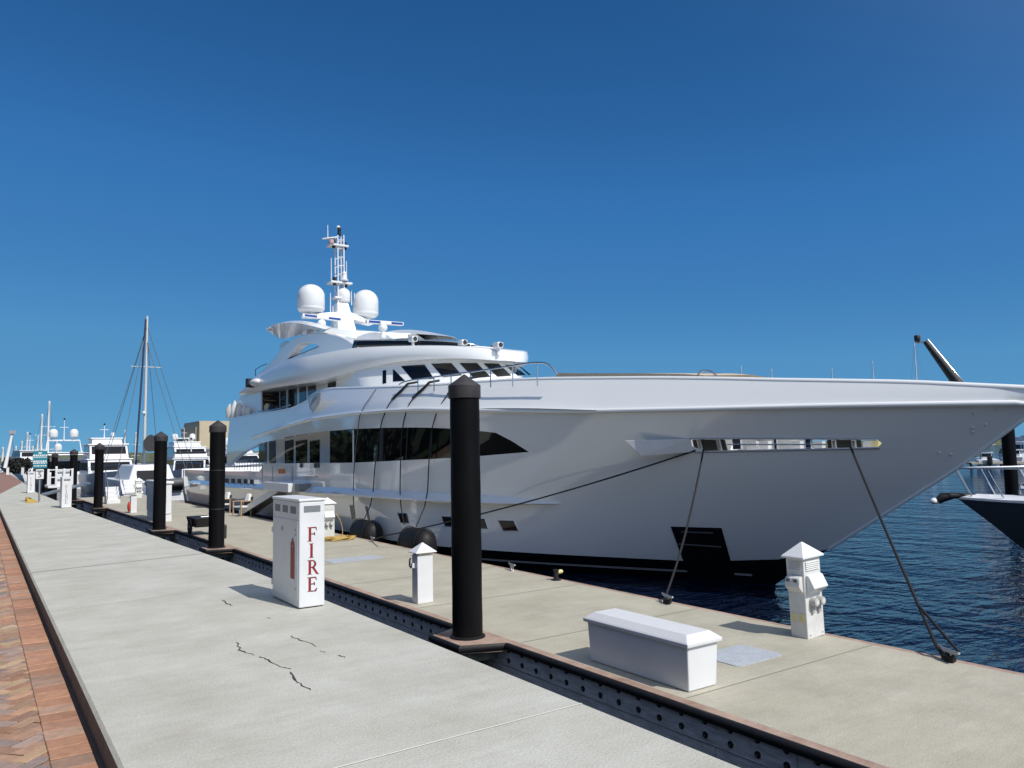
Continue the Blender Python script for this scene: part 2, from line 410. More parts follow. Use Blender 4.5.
# --- brick paving (herringbone field + soldier course)
def zbrick(y): return np.interp(y, [0, 34, 46], [-.17, -.17, -.006])
m_ = MB(); yy = list(np.arange(-3, 60, 2.0)) + [66, 75, 90, 120]
m_.skin([[(-60, y, zbrick(y) - .012) for y in yy], [(curb_x(y), y, zbrick(y) - .012) for y in yy]])
brick = m_.build('brick_paving', M_MORTAR); tag(brick, 'red brick herringbone paving left of the promenade', None, kind='structure')
m_ = MB(); cols = []
PAL = [(.44, .24, .15), (.48, .28, .175), (.40, .24, .165), (.50, .33, .20), (.34, .24, .20), (.47, .30, .195), (.42, .28, .21), (.56, .40, .25), (.37, .27, .225), (.30, .225, .20)]
PALB = [(.46, .24, .15), (.49, .26, .16), (.43, .235, .155), (.44, .28, .20)]
def brk(cx, cy, L, W, ang, dz=0.):
    g = .004; c, s = math.cos(ang), math.sin(ang); z = zbrick(cy) + dz + random.uniform(-.003, .003); tl = random.uniform(-.003, .003)
    pts = []
    for (u, v, h) in ((-1, -1, -.006), (1, -1, -.006), (1, 1, -.006), (-1, 1, -.006), (-1, -1, 0), (1, -1, 0), (1, 1, 0), (-1, 1, 0)):
        k = 1 if h < 0 else .0
        hx = u * (L / 2 - g - (0 if k else .004)); hy = v * (W / 2 - g - (0 if k else .004))
        pts.append((cx + hx * c - hy * s, cy + hx * s + hy * c, z + h + (tl * u if not k else 0)))
    n = m_.v(pts); cc = random.choice(PAL if dz == 0 else PALB); f_ = random.uniform(.8, 1.15); cc = (*[x * f_ for x in cc], 1)
    for q in ((4, 5, 6, 7), (0, 1, 5, 4), (1, 2, 6, 5), (2, 3, 7, 6), (3, 0, 4, 7)): m_.f([n + k for k in q]); cols.append(cc)
y = 1.5
while y < 36: brk(.68 - .13 - .02, y, .235, .195, 0, .010); y += .198     # soldier course
L_, W_ = .21, .105
xmax = .68 - .27
for i in range(-160, 260):
    for j in range(-160, 260):
        # herringbone lattice rotated 45deg : unit vectors
        k = (i - j) % 4
        if k == 0: u, v, a = i + 1, j + .5, 0
        elif k == 2: u, v, a = i + .5 , j, 1
        else: continue
        # cell pattern: horizontal brick covers (i..i+2, j), vertical covers (i, j-1..j+1)
        X_, Y_ = u * W_, v * W_
        cx = (X_ - Y_) * .70711 + 0; cy = (X_ + Y_) * .70711 + 0
        if -3.2 < cx < xmax + .17 and 1.0 < cy < 30 and cx > .1 - cy * .14 - .8:
            brk(cx, cy, L_, W_, R(45) + (0 if a == 0 else R(90)))
m_.build('paver', M_BRICK, brick, cols=cols)
m_ = MB(); m_.skin([[(-60, y, zbrick(y) - .004) for y in yy if y >= 29], [(curb_x(y) - .0, y, zbrick(y) - .004) for y in yy if y >= 29]])
m_.build('far_paving', mat('far_pavers', (.27, .15, .115), .9, var=.25, scale=3, bump=.2), brick)

# --- floating dock
m_ = MB(); yd = list(np.arange(-3, 56.1, 1.0))
EL = [(5.88 + dock_dx(y), y, ZD) for y in yd]; ER = [(9.25 + dock_dx(y) * .3, y, ZD) for y in yd]
m_.skin([EL, ER]); dock = m_.build('floating_dock', M_DOCK); tag(dock, 'long concrete floating dock with dark timber side', None, kind='structure')
m_ = MB(); m_.skin([[(5.76 + dock_dx(y), y, ZD) for y in yd], EL]); m_.skin([ER, [(9.35 + dock_dx(y) * .3, y, ZD) for y in yd]])
m_.skin([[(9.35 + dock_dx(y) * .3, y, ZD) for y in yd], [(9.37 + dock_dx(y) * .3, y, ZD - .9) for y in yd]])
m_.build('stained_edge', M_EDGE, dock)
m_ = MB(); y = 5.55 - 2.85 * 2
while y < 56:
    m_.poly([(5.9 + dock_dx(y), y - .008, ZD + .004), (9.24, y - .008, ZD + .004), (9.24, y + .008, ZD + .004), (5.9 + dock_dx(y), y + .008, ZD + .004)]); y += 2.85
m_.build('deck_joint', mat('deck_joint', (.28, .265, .21), .9), dock)
PILES = [(5.50, 9.12), (5.42, 22.1), (5.25, 28.95), (5.1, 43.8), (4.95, 53.0), (4.75, 66.0)]
def rim_path(z, out=0.):
    P = []
    segs = [-3.0]
    for px_, py_ in PILES[:5]:
        x0 = 5.74 + dock_dx(py_) - out; xo = min(px_ - .32, x0 - .3) - out
        P += [(x0, py_ - .62, z), (xo, py_ - .38 - out * .5, z), (xo, py_ + .38 + out * .5, z), (x0, py_ + .62, z)]
    return [(5.74 - out, -3, z)] + P + [(5.14 - out, 56, z)]
m_ = MB(); m_.tube(rim_path(ZD - .04, .005), .047, 10); m_.build('rubber_rim', M_RUBBER, dock, smooth=40)
m_ = MB()
for px_, py_ in PILES[:5]:
    x0 = 5.78 + dock_dx(py_); xo = min(px_ - .32, 5.74 + dock_dx(py_) - .3)
    m_.prism([(x0, py_ - .64, ZD - .1), (xo, py_ - .38, ZD - .1), (xo, py_ + .38, ZD - .1), (x0, py_ + .64, ZD - .1)], (0, 0, .1 + .002))
m_.build('pile_guide', M_EDGE, dock)
m_ = MB()
for px_, py_ in PILES[:5]:
    x0 = 5.78 + dock_dx(py_); xo = min(px_ - .32, 5.74 + dock_dx(py_) - .3)
    m_.box(xo + .03, x0, py_ - .36, py_ + .36, ZD - .24, ZD - .11)
m_.build('guide_frame', mat('weathered_frame_timber', (.13, .135, .11), .85, var=.4, scale=5, bump=.3), dock)
# timber waler boards along the side; proud black discs stand in for shaded bolt recesses
m_ = MB()
y = -3.0; k = 0
while y < 55:
    L = 2.4; o = dock_dx(y + 1.2)
    m_.mi = 0
    m_.box(5.765 + o, 5.86 + o, y, y + L - .01, ZD - .30, ZD - .055); m_.box(5.775 + o, 5.86 + o, y + .9, y + .9 + L - .01, ZD - .58, ZD - .31)
    q = y + .1
    while q < y + L and q < 30:
        for zz, rr in ((ZD - .10, .030), (ZD - .225, .032)):
            if abs(zz - (ZD - .10)) < .01 and (k % 2): pass
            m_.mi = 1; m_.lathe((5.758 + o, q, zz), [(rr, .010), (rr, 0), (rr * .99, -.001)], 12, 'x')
            m_.mi = 2; m_.lathe((5.752 + o, q + .006, zz - .006), [(rr * .45, .01), (rr * .45, 0)], 6, 'x')
        q += .30; k += 1
    y += L
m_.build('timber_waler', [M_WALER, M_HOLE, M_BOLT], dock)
# deck hatch plates
def hatch(name, x0, x1, y0, y1, lab):
    m_ = MB(); c = .05
    lp = [(x0 + c, y0), (x1 - c, y0), (x1, y0 + c), (x1, y1 - c), (x1 - c, y1), (x0 + c, y1), (x0, y1 - c), (x0, y0 + c)]
    m_.prism([(x, y, ZD + .001) for x, y in lp], (0, 0, .008)); o = m_.build(name, M_PLATE)
    return tag(o, lab, 'hatch')
hatch('deck_hatch', 7.17, 8.0, 5.93, 6.56, 'pale rounded steel hatch plate in the deck beside the white dock box')
hatch('deck_hatch', 6.72, 8.05, 17.0, 17.7, 'pale hatch plate in the deck behind the fire cabinet')

# --- piles
def pile(px_, py_, top, label):
    r_ = thing('mooring_pile', label, 'pile', (px_, py_, ZD), 'black mooring piles along the dock')
    s = MB(); n = 28; prof = [(.205, ZW - .8)] + [(.205 + .002 * math.sin(z * 7), z) for z in np.linspace(ZD, top - .34, 12)]
    s.lathe((px_, py_, 0), prof, n); s.build('sleeve', M_PILE, r_, smooth=40)
    c = MB(); c.lathe((px_, py_, 0), [(.222, top - .335), (.226, top - .325), (.226, top - .16), (.218, top - .15), (.012, top), (.001, top + .002)], n)
    c.build('cone_cap', M_PCAP, r_, smooth=30)
    b_ = MB(); b_.lathe((px_, py_, 0), [(.24, ZD + .004), (.24, ZD + .02), (.21, ZD + .035)], n); b_.build('collar', M_RUBBER, r_, smooth=30)
    for z in (ZD + 1.05, ZD + 2.1):
        bd = MB(); bd.lathe((px_, py_, 0), [(.207, z - .006), (.2085, z - .004), (.2085, z + .004), (.207, z + .006)], n)
        if py_ > 15 and py_ < 25: bd.build('strap', M_BOLT, r_, smooth=30)
    return r_
pile(5.52, 9.12, 2.71, 'tallest nearest black pile with cone cap in front of the yacht windows')
pile(5.42, 22.1, 2.62, 'black pile with cone cap just left of the yacht superstructure')
pile(5.2, 28.95, 2.52, 'black cone capped pile in front of the tall white locker')
pile(5.02, 43.8, 2.40, 'black pile with cone cap in front of the far white motor yacht')
pile(4.72, 53.0, 2.2, 'black pile just right of the second FIRE cabinet')
pile(4.66, 66.0, 2.1, 'distant black pile at the left edge of the far flybridge yacht')
pile(4.15, 66.5, 2.0, 'distant black pile between the teal sign and the flybridge yacht')

# ================================================================== SUPERYACHT
XC = 14.5
yacht = thing('superyacht', 'huge glossy white superyacht moored along the dock, bow toward the right', 'yacht', (XC, 25, ZW))
_sz = [(-2.4, 13.0), (-1.4, 10.9), (-.63, 9.75), (.8, 7.5), (1.15, 6.95), (2.03, 5.75), (2.5, 5.05), (4.5, 2.8)]
def stemY(z): return np.interp(z, [a for a, _ in _sz], [b_ for _, b_ in _sz])
def S(Y, z):
    L = np.interp(z, [-2.4, -1.4, -.95, .5, 2.4, 4], [10, 11, 11.5, 16, 19, 19])
    e = np.interp(z, [-2.4, -1.4, .5, 2.4], [1.3, 1.2, 1.05, .9]); bm = np.interp(z, [-2.4, -1.4, -.6, .3], [3.2, 4.25, 4.42, 4.5])
    tt = np.clip((Y - stemY(z)) / L, 0, 1); b = bm * np.sin(math.pi / 2 * tt) ** e
    if Y > 48: b *= math.sqrt(max(0, 1 - ((Y - 48) / 3.9) ** 2)) * .3 + .7
    return b
def sol(px, py, bf=S, off=0.):
    """where the line of sight to a surveyed bearing meets the yacht surface at half breadth bf(Y,z) (+off outward)"""
    r = ray(px, py); lo, hi = 3., 90.
    for _ in range(50):
        Y = .5 * (lo + hi); t_ = Y / r[1]; X = r[0] * t_; z = r[2] * t_ + EYE
        if X - XC + bf(Y, z) + off > 0: hi = Y
        else: lo = Y
    t_ = Y / r[1]; return np.array([r[0] * t_, Y, r[2] * t_ + EYE])
def curve(px, bf=S, lead=()):
    P = [sol(*p, bf) for p in px]; P = [(p[1], p[2]) for p in P] + list(lead); P.sort()
    P = np.array(P); return lambda Y: np.interp(Y, P[:, 0], P[:, 1])
fA = curve([(1024, 387), (960, 384), (900, 381), (824, 379.7), (760, 378.7), (700, 377.3), (640, 376.6), (580, 376.8), (532, 377.2), (489, 378.5), (449, 381.5), (424, 384), (381, 386.4), (350, 387.2), (320, 388), (315, 389.3), (311, 393), (306, 397.5), (301, 401), (295, 405), (288, 408.3), (275, 411), (258, 413), (226, 419)], lead=[(5.0, 2.44)])
fB = curve([(1024, 403), (924, 404.4), (824, 406), (700, 409), (580, 411.5), (478, 410.5), (420, 409.3), (385, 411), (350, 414), (312, 419), (280, 428), (246, 440), (224, 450)], lead=[(5.3, 2.2)])
SLOT0, SLOT1 = sol(878, 443)[1], sol(692, 445)[1]
fSt = curve([(900, 438.6), (692, 438.6)]); fSb = curve([(900, 447.5), (692, 452)])
TIP = sol(529, 452)
_C = [(224, 469), (233, 460), (243, 452), (260, 443.5), (286, 437), (318, 432), (352, 429), (385, 427.8), (420, 427.4), (450, 428.5), (480, 431), (497.5, 433), (504, 436), (510, 440), (520, 446)]
_W = [(480, 456), (450, 458), (400, 460.5), (360, 462.5), (329, 463), (258, 463.5)]
_cC = curve(_C, lead=[(TIP[1], TIP[2])]); _cW = curve(_W, lead=[(TIP[1], TIP[2])])
zmid = lambda Y: np.interp(Y, [SLOT1 + .02, TIP[1] - .02], [.5 * (fSt(SLOT1) + fSb(SLOT1)), TIP[2]])
def fC(Y):
    if Y >= TIP[1]: return float(_cC(Y))
    if Y > SLOT1 or Y < SLOT0: return float(zmid(Y)) if Y > SLOT1 else .5 * (fSt(SLOT0) + fSb(SLOT0))
    return float(fSt(Y))
YREC = sol(329, 462)[1]          # where the flush window ends and the side deck begins
def fW(Y):
    if Y >= TIP[1]:
        z = float(_cW(min(Y, 33))); 
        return z if Y < 33.0 else float(np.interp(Y, [33.0, 33.6, 39, 51.7], [z, z - .34, z - .40, z - .42]))
    if Y > SLOT1 or Y < SLOT0: return fC(Y)
    return float(fSb(Y))
YT = TIP[1]; YF = YT + .0
def _stem0(fz):
    z0 = fz(6.0)
    for _ in range(60): z0 = .5 * z0 + .5 * fz(stemY(z0))
    return stemY(z0)
_Y0w = _stem0(fW); _gw = []
for _a, _b, _n in ((_Y0w, SLOT0 - .06, 6), (SLOT0 - .06, SLOT0, 1), (SLOT0, SLOT1, 12), (SLOT1, SLOT1 + .06, 1), (SLOT1 + .06, YT, 8)):
    for _k in range(_n): _gw.append((_a + (_b - _a) * ((_k / _n) ** 1.5 if _a == _Y0w else _k / _n) - _Y0w) / (YT - _Y0w))
def level(fz, Ystations):
    Y0 = _stem0(fz); pts = [Y0 + (YT - Y0) * g for g in _gw] + list(Ystations)
    return [(XC - (S(Y, fz(Y)) - lean(Y, fz(Y))) * (1 if Y > Y0 + 1e-6 else 0), Y, fz(Y)) for Y in pts]
def lean(Y, z):
    d = z - float(fB(Y)) - .03
    return max(0., d) * float(np.interp(Y, [17, 25, 31], [.85, .45, .08])) * min(1, max(0, (Y - 4.9) / .9))
YCOM = list(np.linspace(YT, YREC, 22)); YAFT = list(np.linspace(YREC, 39, 26))[1:]; YST = [40, 41.5, 43, 45, 47, 48.5, 49.6, 50.4, 51, 51.4, 51.7]
_mk = lambda c: (lambda Y: c)
lowf = [_mk(-2.4), _mk(-1.4), lambda Y: float(np.interp(Y, [9.6, 10.6, 12.2], [-.52, -.8, -.95])), lambda Y: float(np.interp(Y, [9.6, 10.6, 12.2], [-.3, -.4, -.45])), _mk(.05), lambda Y: .5 * (.05 + fW(Y)) - .12, lambda Y: .3 * .05 + .7 * fW(Y), lambda Y: fW(Y) - .02, fW]
upf = [fC, lambda Y: .67 * fC(Y) + .33 * (fB(Y) - .05), lambda Y: .33 * fC(Y) + .67 * (fB(Y) - .05), lambda Y: fB(Y) - .03, lambda Y: fB(Y) + .03, lambda Y: .5 * (fA(Y) + fB(Y)), lambda Y: fA(Y) - .06, fA]
def fill(n):   # all forward segments carry the same count
    return n
low = [level(f, YCOM + YAFT + YST) for f in lowf]
boot = MB(); boot.skin(low[:3])
cap0 = [l[-1] for l in low]
boot.mirror(XC); boot.build('boot_stripe', M_BOOT, yacht, smooth=50, merge=True)
hull = MB(); hull.skin(low[2:])
upF = [level(f, YCOM) for f in upf]
hull.skin(upF)
# sheet joining lower and upper side forward of the windows and between slot and window (the two share their line)
hull.mirror(XC)
# transom
tr = [l[-1] for l in low[2:]]
n = hull.v(tr); m2 = hull.v([(2 * XC - p[0], p[1], p[2]) for p in tr])
for i in range(len(tr) - 1): hull.f((n + i, n + i + 1, m2 + i + 1, m2 + i))
hullo = hull.build('hull', M_GEL, yacht, smooth=35, merge=True)
x = MB(); x.tube([(XC, stemY(z) - .005, z) for z in np.linspace(-.5, 2.42, 20)], .035, 8); x.build('stem_bar', M_GEL, yacht, smooth=60)
# decks
dk = MB()
Yd = [y for y in np.linspace(13.2, YREC, 16)]
dk.skin([[(XC - S(y, fA(y)) + .1, y, fA(y) - .75) for y in Yd], [(XC + S(y, fA(y)) - .1, y, fA(y) - .75) for y in Yd]])
Yw = list(np.linspace(6.3, 13.2, 12))
dk.skin([[(XC - S(y, 1.2) + .02, y, 1.2) for y in Yw], [(XC + S(y, 1.2) - .02, y, 1.2) for y in Yw]])
dk.poly([(XC - S(13.2, 1.2) + .02, 13.2, 1.2), (XC + S(13.2, 1.2) - .02, 13.2, 1.2), (XC + S(13.2, 2.3) - .1, 13.2, fA(13.2) - .75), (XC - S(13.2, 2.3) + .1, 13.2, fA(13.2) - .75)])
Yd2 = list(np.linspace(YREC - .3, 51.6, 24))
dk.skin([[(XC - S(y, .4) + .05, y, .42) for y in Yd2], [(XC + S(y, .4) - .05, y, .42) for y in Yd2]])
dk.build('deck', M_SUPER, yacht, merge=True)
# flush saloon window
gl = MB()
rows = []
for k in range(7):
    u = k / 6
    rows.append([(XC - S(y, fW(y) * (1 - u) + fC(y) * u) + .03, y, fW(y) * (1 - u) + fC(y) * u) for y in YCOM])
gl.skin(rows); gl.mirror(XC); saloon = gl.build('saloon_window', M_GLASS, yacht, smooth=40)
def strip_on(px0, px1, wd, off, bf=S):
    """a bar standing off the side between two surveyed points"""
    a, c = sol(*px0, bf), sol(*px1, bf); a[0] -= off; c[0] -= off
    return [(a[0], a[1] - wd / 2, a[2]), (a[0], a[1] + wd / 2, a[2]), (c[0], c[1] + wd / 2, c[2]), (c[0], c[1] - wd / 2, c[2])]
for (p0, p1, wd, mt) in (((352.5, 430), (352.5, 462.5), .09, M_SUPER), ((381, 429), (380, 461.5), .26, M_BLACK), ((407, 428.5), (405, 460.5), .05, M_BLACK), ((431, 428.8), (430, 459), .05, M_BLACK)):
    x = MB(); x.prism(strip_on(p0, p1, wd, -.02), (.03, 0, 0)); x.build('window_mullion', mt, saloon)
# upper-deck wing aft of the window
wg = MB()
upA = [[(XC - S(y, f(y)) + lean(y, f(y)), y, f(y)) for y in [YREC] + YAFT] for f in upf]
upI = [[(x + .22, y, z) for x, y, z in l] for l in (upA[-1], upA[-3], upA[0])]
wg.skin(upA + upI, close=True)
for e in (0, -1):
    lo_ = [l[e] for l in upA + upI]; wg.poly(lo_)
wg.mirror(XC); wg.build('upper_wing', M_GEL, yacht, smooth=35)
# rub rails and bulwark cap
def rail_along(name, fz, y0, y1, r, m, out=.0, n=70, ends=.4, sq=None, parent=yacht):
    x = MB(); P = []; rs = []
    for y in np.linspace(y0, y1, n):
        z = fz(y); P.append((XC - S(y, z) + lean(y, z) - out, y, z)); rs.append(r * min(1, .15 + (y - y0) / ends, .15 + (y1 - y) / ends))
    x.tube(P, rs, 10); x.mirror(XC); return x.build(name, m, parent, smooth=60)
rail_along('knuckle_rail', fB, 5.35, 35.0, .055, M_GEL, .03)
rail_along('bulwark_cap', lambda y: fA(y) - .02, 5.1, 38.9, .06, M_GEL, -.05)
# lower spray strake : a tapering ledge
_d = curve([(223, 486.5), (287, 491), (360, 495.6), (450, 501.3), (520, 503.6), (562, 504)])
sk = MB(); top = []; mid = []; bot = []
y0, y1 = sol(563, 504)[1], 47.5
for y in np.concatenate([np.linspace(y0, y0 + 3, 16), np.linspace(y0 + 3, y1, 30)[1:]]):
    z = float(_d(y)); k = min(1, (y - y0) / 2.2) ** .6 * min(1, (y1 - y) / 1.5 + .05); b = S(y, z)
    top.append((XC - b + .02, y, z + .22 * k + .01)); mid.append((XC - S(y, z) - .30 * k, y, z + .03)); bot.append((XC - b + .02, y, z - .05 * k - .005))
sk.skin([top, [(a[0] * .5 + b[0] * .5 + .0, a[1], a[2] * .5 + b[2] * .5 + .015) for a, b in zip(top, mid)], mid, [(m[0], m[1], m[2] - .025) for m in mid], bot])
sk.mirror(XC); sk.build('spray_strake', M_GEL, yacht, smooth=35)
# boot line white stripe
ws = MB(); yr = np.linspace(11.3, 22, 40)
ws.skin([[(XC - S(y, -1.24) - .006, y, -1.24) for y in yr], [(XC - S(y, -1.19) - .006, y, -1.19) for y in yr]]); ws.mirror(XC)
ws.build('waterline_stripe', mat('stripe_grey', (.40, .41, .42), .4), yacht, smooth=60)

def panel(name, pxs, m, bf=S, off=.006, th=.012, parent=yacht, mirror=True, sm=None, sub=1):
    pts = [sol(*p, bf) for p in pxs]
    x = MB(); x.prism([(p[0] - off, p[1], p[2]) for p in pts], (th, 0, 0))
    if mirror: x.mirror(XC)
    return x.build(name, m, parent)
# anchor pocket plate
def grid_panel(name, q, m, nu, nv, bf=S, off=.012, parent=yacht):
    q = [np.array(p, float) for p in q]; rows = []
    for i in range(nv + 1):
        v = i / nv; rows.append([])
        for j in range(nu + 1):
            u = j / nu; p = (q[0] * (1 - u) + q[1] * u) * (1 - v) + (q[3] * (1 - u) + q[2] * u) * v
            s_ = sol(p[0], p[1], bf); rows[-1].append((s_[0] - off, s_[1], s_[2]))
    x = MB(); x.skin(rows); x.mirror(XC); return x.build(name, m, parent, smooth=50)
pk = grid_panel('anchor_plate', ((671, 526.5), (722, 528), (737, 582), (690, 578)), M_BOOT, 8, 10)
for a, c in (((682, 532), (714, 533)), ((679, 544), (722, 547))):
    x = MB(); P = [sol(*(np.array(a) * (1 - u) + np.array(c) * u)) for u in np.linspace(0, 1, 8)]
    x.tube([(p[0] - .03, p[1], p[2]) for p in P], .018, 6); x.mirror(XC); x.build('anchor_bar', M_BOLT, pk)
# portholes
for q in (((350, 505.5), (353.4, 505), (355.4, 519), (352.2, 519.5)), ((365, 506.5), (368.4, 506), (371.4, 521), (368.2, 521.5)),
          ((398, 513.3), (406.5, 513.8), (409.3, 522.8), (400.8, 522.2)), ((442, 516.8), (451, 517.3), (454, 526.3), (445, 525.6)),
          ((476, 519), (485, 519.5), (487.5, 528), (479, 527.5)), ((499, 521), (514, 521.5), (517.8, 530), (503.5, 530.2))):
    o = grid_panel('porthole', q, M_GLASS, 2, 2, off=.008)
    c = np.mean(np.array(q), 0); x = MB(); P = [sol(*(c + (np.array(p) - c) * 1.08)) for p in q]
    x.tube([(p[0] - .006, p[1], p[2]) for p in P], .014, 6, closed=True); x.mirror(XC); x.build('porthole_rim', M_CHROME, o)
for k in range(5):
    cx_ = 227 + k * 6.2; grid_panel('stern_vent', ((cx_ - 1.9, 478.4 + k * .25), (cx_ + 1.9, 478.6 + k * .25), (cx_ + 2.0, 483.6 + k * .25), (cx_ - 1.8, 483.4 + k * .25)), M_DARK, 1, 1, off=.01)
for p in ((974, 413), (996, 409.5), (986, 424.5), (972.5, 427.5), (973, 432), (939, 452.5), (951, 454.5)):
    s_ = sol(*p); x = MB(); x.ball((s_[0] - .005, s_[1], s_[2]), .028, 8, 6); x.build('hull_fitting', M_WPAINT, yacht, smooth=60)
# fairlead slot in the bulwark
def Sin(d): return lambda Y, z: max(.05, S(Y, z) - d)
sl_ = MB()
for f in (fSt, fSb):
    P = [(XC - S(y, f(y)) - .006, y, f(y)) for y in np.linspace(SLOT0, SLOT1, 14)]; sl_.tube(P, .022, 8)
sl_.mirror(XC); slot = sl_.build('fairlead_frame', M_CHROME, yacht, smooth=60)
x = MB(); P = [sol(p, 444.5) for p in np.linspace(727, 826, 10)]; x.tube([(p[0], p[1], p[2]) for p in P], .016, 6); x.mirror(XC); x.build('slot_rail', M_CHROME, slot, smooth=60)
for a, c in ((733, 741), (774.5, 777), (806, 811)):
    x = MB(); P = [sol(p, yv, Sin(.03)) for p, yv in ((a - 1, 439), (c - 1, 439), (c, 449), (a, 449.5))]; x.prism(P, (.06, 0, 0)); x.mirror(XC); x.build('slot_divider', M_CHROME, slot)
for q in (((692, 439), (724, 439), (727, 450.5), (695, 452)), ((827, 439.5), (860, 439.5), (861, 448), (828, 448.5))):
    x = MB(); P = [sol(*p, Sin(.28)) for p in q]; x.prism(P, (.03, 0, 0)); x.mirror(XC); fb_ = x.build('fairlead_box', M_BLACK, slot)
    for u in (.2, .8):
        c = np.array(q[0]) * (1 - u) + np.array(q[1]) * u; d = np.array(q[3]) * (1 - u) + np.array(q[2]) * u
        x = MB(); a0 = sol(*c, Sin(.1)); a1 = sol(*d, Sin(.1)); x.tube([a0, a1], .045, 10); x.mirror(XC); x.build('roller', M_STEEL, fb_, smooth=50)
for px_, m_k in ((752, M_WPAINT), (764, M_WPAINT), (796, M_WPAINT), (818, M_WPAINT), (868, M_WPAINT), (874, M_YELLOW)):
    x = MB(); P = [sol(*p, Sin(.5)) for p in ((px_ - 5, 441), (px_ + 4, 441), (px_ + 4, 449), (px_ - 5, 450))]; x.prism(P, (.12, 0, 0)); x.build('deck_gear', m_k, slot)
fl_ = [sol(*p) for p in ((636, 440.5), (690.5, 438.6), (694, 452), (654, 456))]
x = MB(); o_ = [.34, .02, .04, .36]; x.prism([(p[0] - d, p[1], p[2]) for p, d in zip(fl_, o_)], (.03, 0, 0)); x.mirror(XC); fp = x.build('hinged_flap', M_WPAINT, yacht, bev=.008)
lk = sol(662.5, 447); x = MB(); x.lathe((lk[0] - .06, lk[1], lk[2]), [(.05, 0), (.05, .02)], 16, 'x'); x.build('latch', M_BOLT, fp, smooth=40)

# --- main-deck house in the side recess
bH = lambda Y, z: 3.45
x = MB(); x.box(XC - 3.45, XC + 3.45, YREC - .2, 36.5, .42, 2.62); house = x.build('main_deckhouse', M_SUPER, yacht, bev=.03)
for a, c in ((259, 266.8), (269.2, 275.8), (285, 293.6), (296, 307.4), (309.8, 319.8)):
    panel('house_window', ((a, 441), (c, 439.5), (c, 463), (a, 463.6)), M_GLASS, bH, .012, .02, house)
x = MB(); x.box(XC - 4.3, XC + 4.3, YREC - .5, 39.0, 2.62, 2.78); x.build('upper_deck_slab', M_SUPER, yacht)
x = MB()
p0 = sol(236, 463, lambda Y, z: 3.9); 
for k in range(7):
    y_ = p0[1] - 1.2 - k * -.28; x.box(XC - 4.2, XC - 3.4, y_, y_ + .30, .55 + .26 * k, .60 + .26 * k)
for sx in (0, 2 * XC): pass
x.mirror(XC); x.build('side_stairs', M_SUPER, yacht)
# aft rail
x = MB(); P = [(XC - 4.35, y, fW(33.0 - .4) + .02) for y in np.linspace(33.2, 38.2, 8)]; x.tube(P, .022, 6)
for y in np.linspace(33.3, 38.2, 12): x.tube([(XC - 4.35, y, .95), (XC - 4.35, y, fW(32.6))], .012, 6)
x.mirror(XC); x.build('aft_rail', M_CHROME, yacht, smooth=50)
# small orange notice and the rail locker fittings on the bulwark
panel('orange_notice', ((278.5, 469.3), (285.5, 469), (285.5, 473.2), (278.5, 473.6)), M_ORANGE, S, .012, .01, mirror=False)
for px_, py_ in ((302, 466), (316, 466), (319, 466)):
    s_ = sol(px_, py_); x = MB(); x.box(s_[0] - .06, s_[0] + .02, s_[1] - .08, s_[1] + .08, s_[2] - .06, s_[2] + .10); x.build('bulwark_fairlead', M_BOLT, yacht)
for a, c, yv0, yv1 in ((262, 266, 464.5, 482), (272.5, 273.5, 466, 481), (292, 293, 466, 488), (303, 318, 476.5, 476.9), (303, 318, 487, 487.4)):
    panel('hull_seam', ((a, yv0), (a + .6, yv0), (a + .6, yv1), (a, yv1)) if yv1 - yv0 > 2 else ((a, yv0), (c, yv0), (c, yv1 + .3), (a, yv1 + .3)), M_GREYGL, S, .004, .006, mirror=False)

# --- bridge-deck house with raked wheelhouse front
CF = .40
def Yfront(z): return 20.95 + .8 * (max(z, 3.6) - 3.6)
def Shouse(Y, z):
    v = (Y - Yfront(z)) / CF; return min(3.3, math.sqrt(v)) if v > 0 else -(abs(v) ** .5) * .2
def solf(px, py, Yf, c, bmax, tan=-1.35):
    """meet a rounded front Y = Yf(z) + c b^2 (b signed, far half included), else the straight side at bmax"""
    r = ray(px, py); lo, hi = tan, bmax
    def h(b):
        X = XC - b; Y = X / r[0] * r[1]; z = X / r[0] * r[2] + EYE
        return Y - (Yf(z) + c * b * b), X, Y, z
    if h(bmax)[0] > 0: return np.array(h(bmax)[1:])
    if h(tan)[0] < 0: return np.array(h(tan)[1:])
    for _ in range(50):
        m = .5 * (lo + hi)
        if h(m)[0] > 0: lo = m
        else: hi = m
    return np.array(h(m)[1:])
x = MB(); rows = []
for z in (2.7, 3.45, 3.6, 3.75, 3.9, 4.05, 4.5, 5.25):
    Yf = Yfront(z); row = [(XC - b, Yf + CF * b * b, z) for b in np.linspace(0, 3.3, 18)] + [(XC - 3.3, y, z) for y in np.linspace(Yf + CF * 10.89 + .5, 37, 12)]
    row += [(XC, 37, z)]; rows.append(row)
x.skin(rows); x.mirror(XC); wheel = x.build('bridge_house', M_SUPER, yacht, smooth=35, merge=True)
WIN = [((400.8, 366), (424.5, 364.5), (434, 378.4), (412.6, 380)), ((431, 363.6), (451.3, 363), (462, 375), (442.7, 377)), ((459.3, 363), (477, 363), (490.5, 376.5), (474, 378)),
       ((483.5, 363.2), (498.6, 363.6), (511.5, 375.5), (497.5, 376.5)), ((505, 364.7), (513.6, 365.4), (526, 375), (518, 375.5))]
WIN.append(((519.5, 366.5), (521.5, 367), (531, 375), (528.5, 375)))
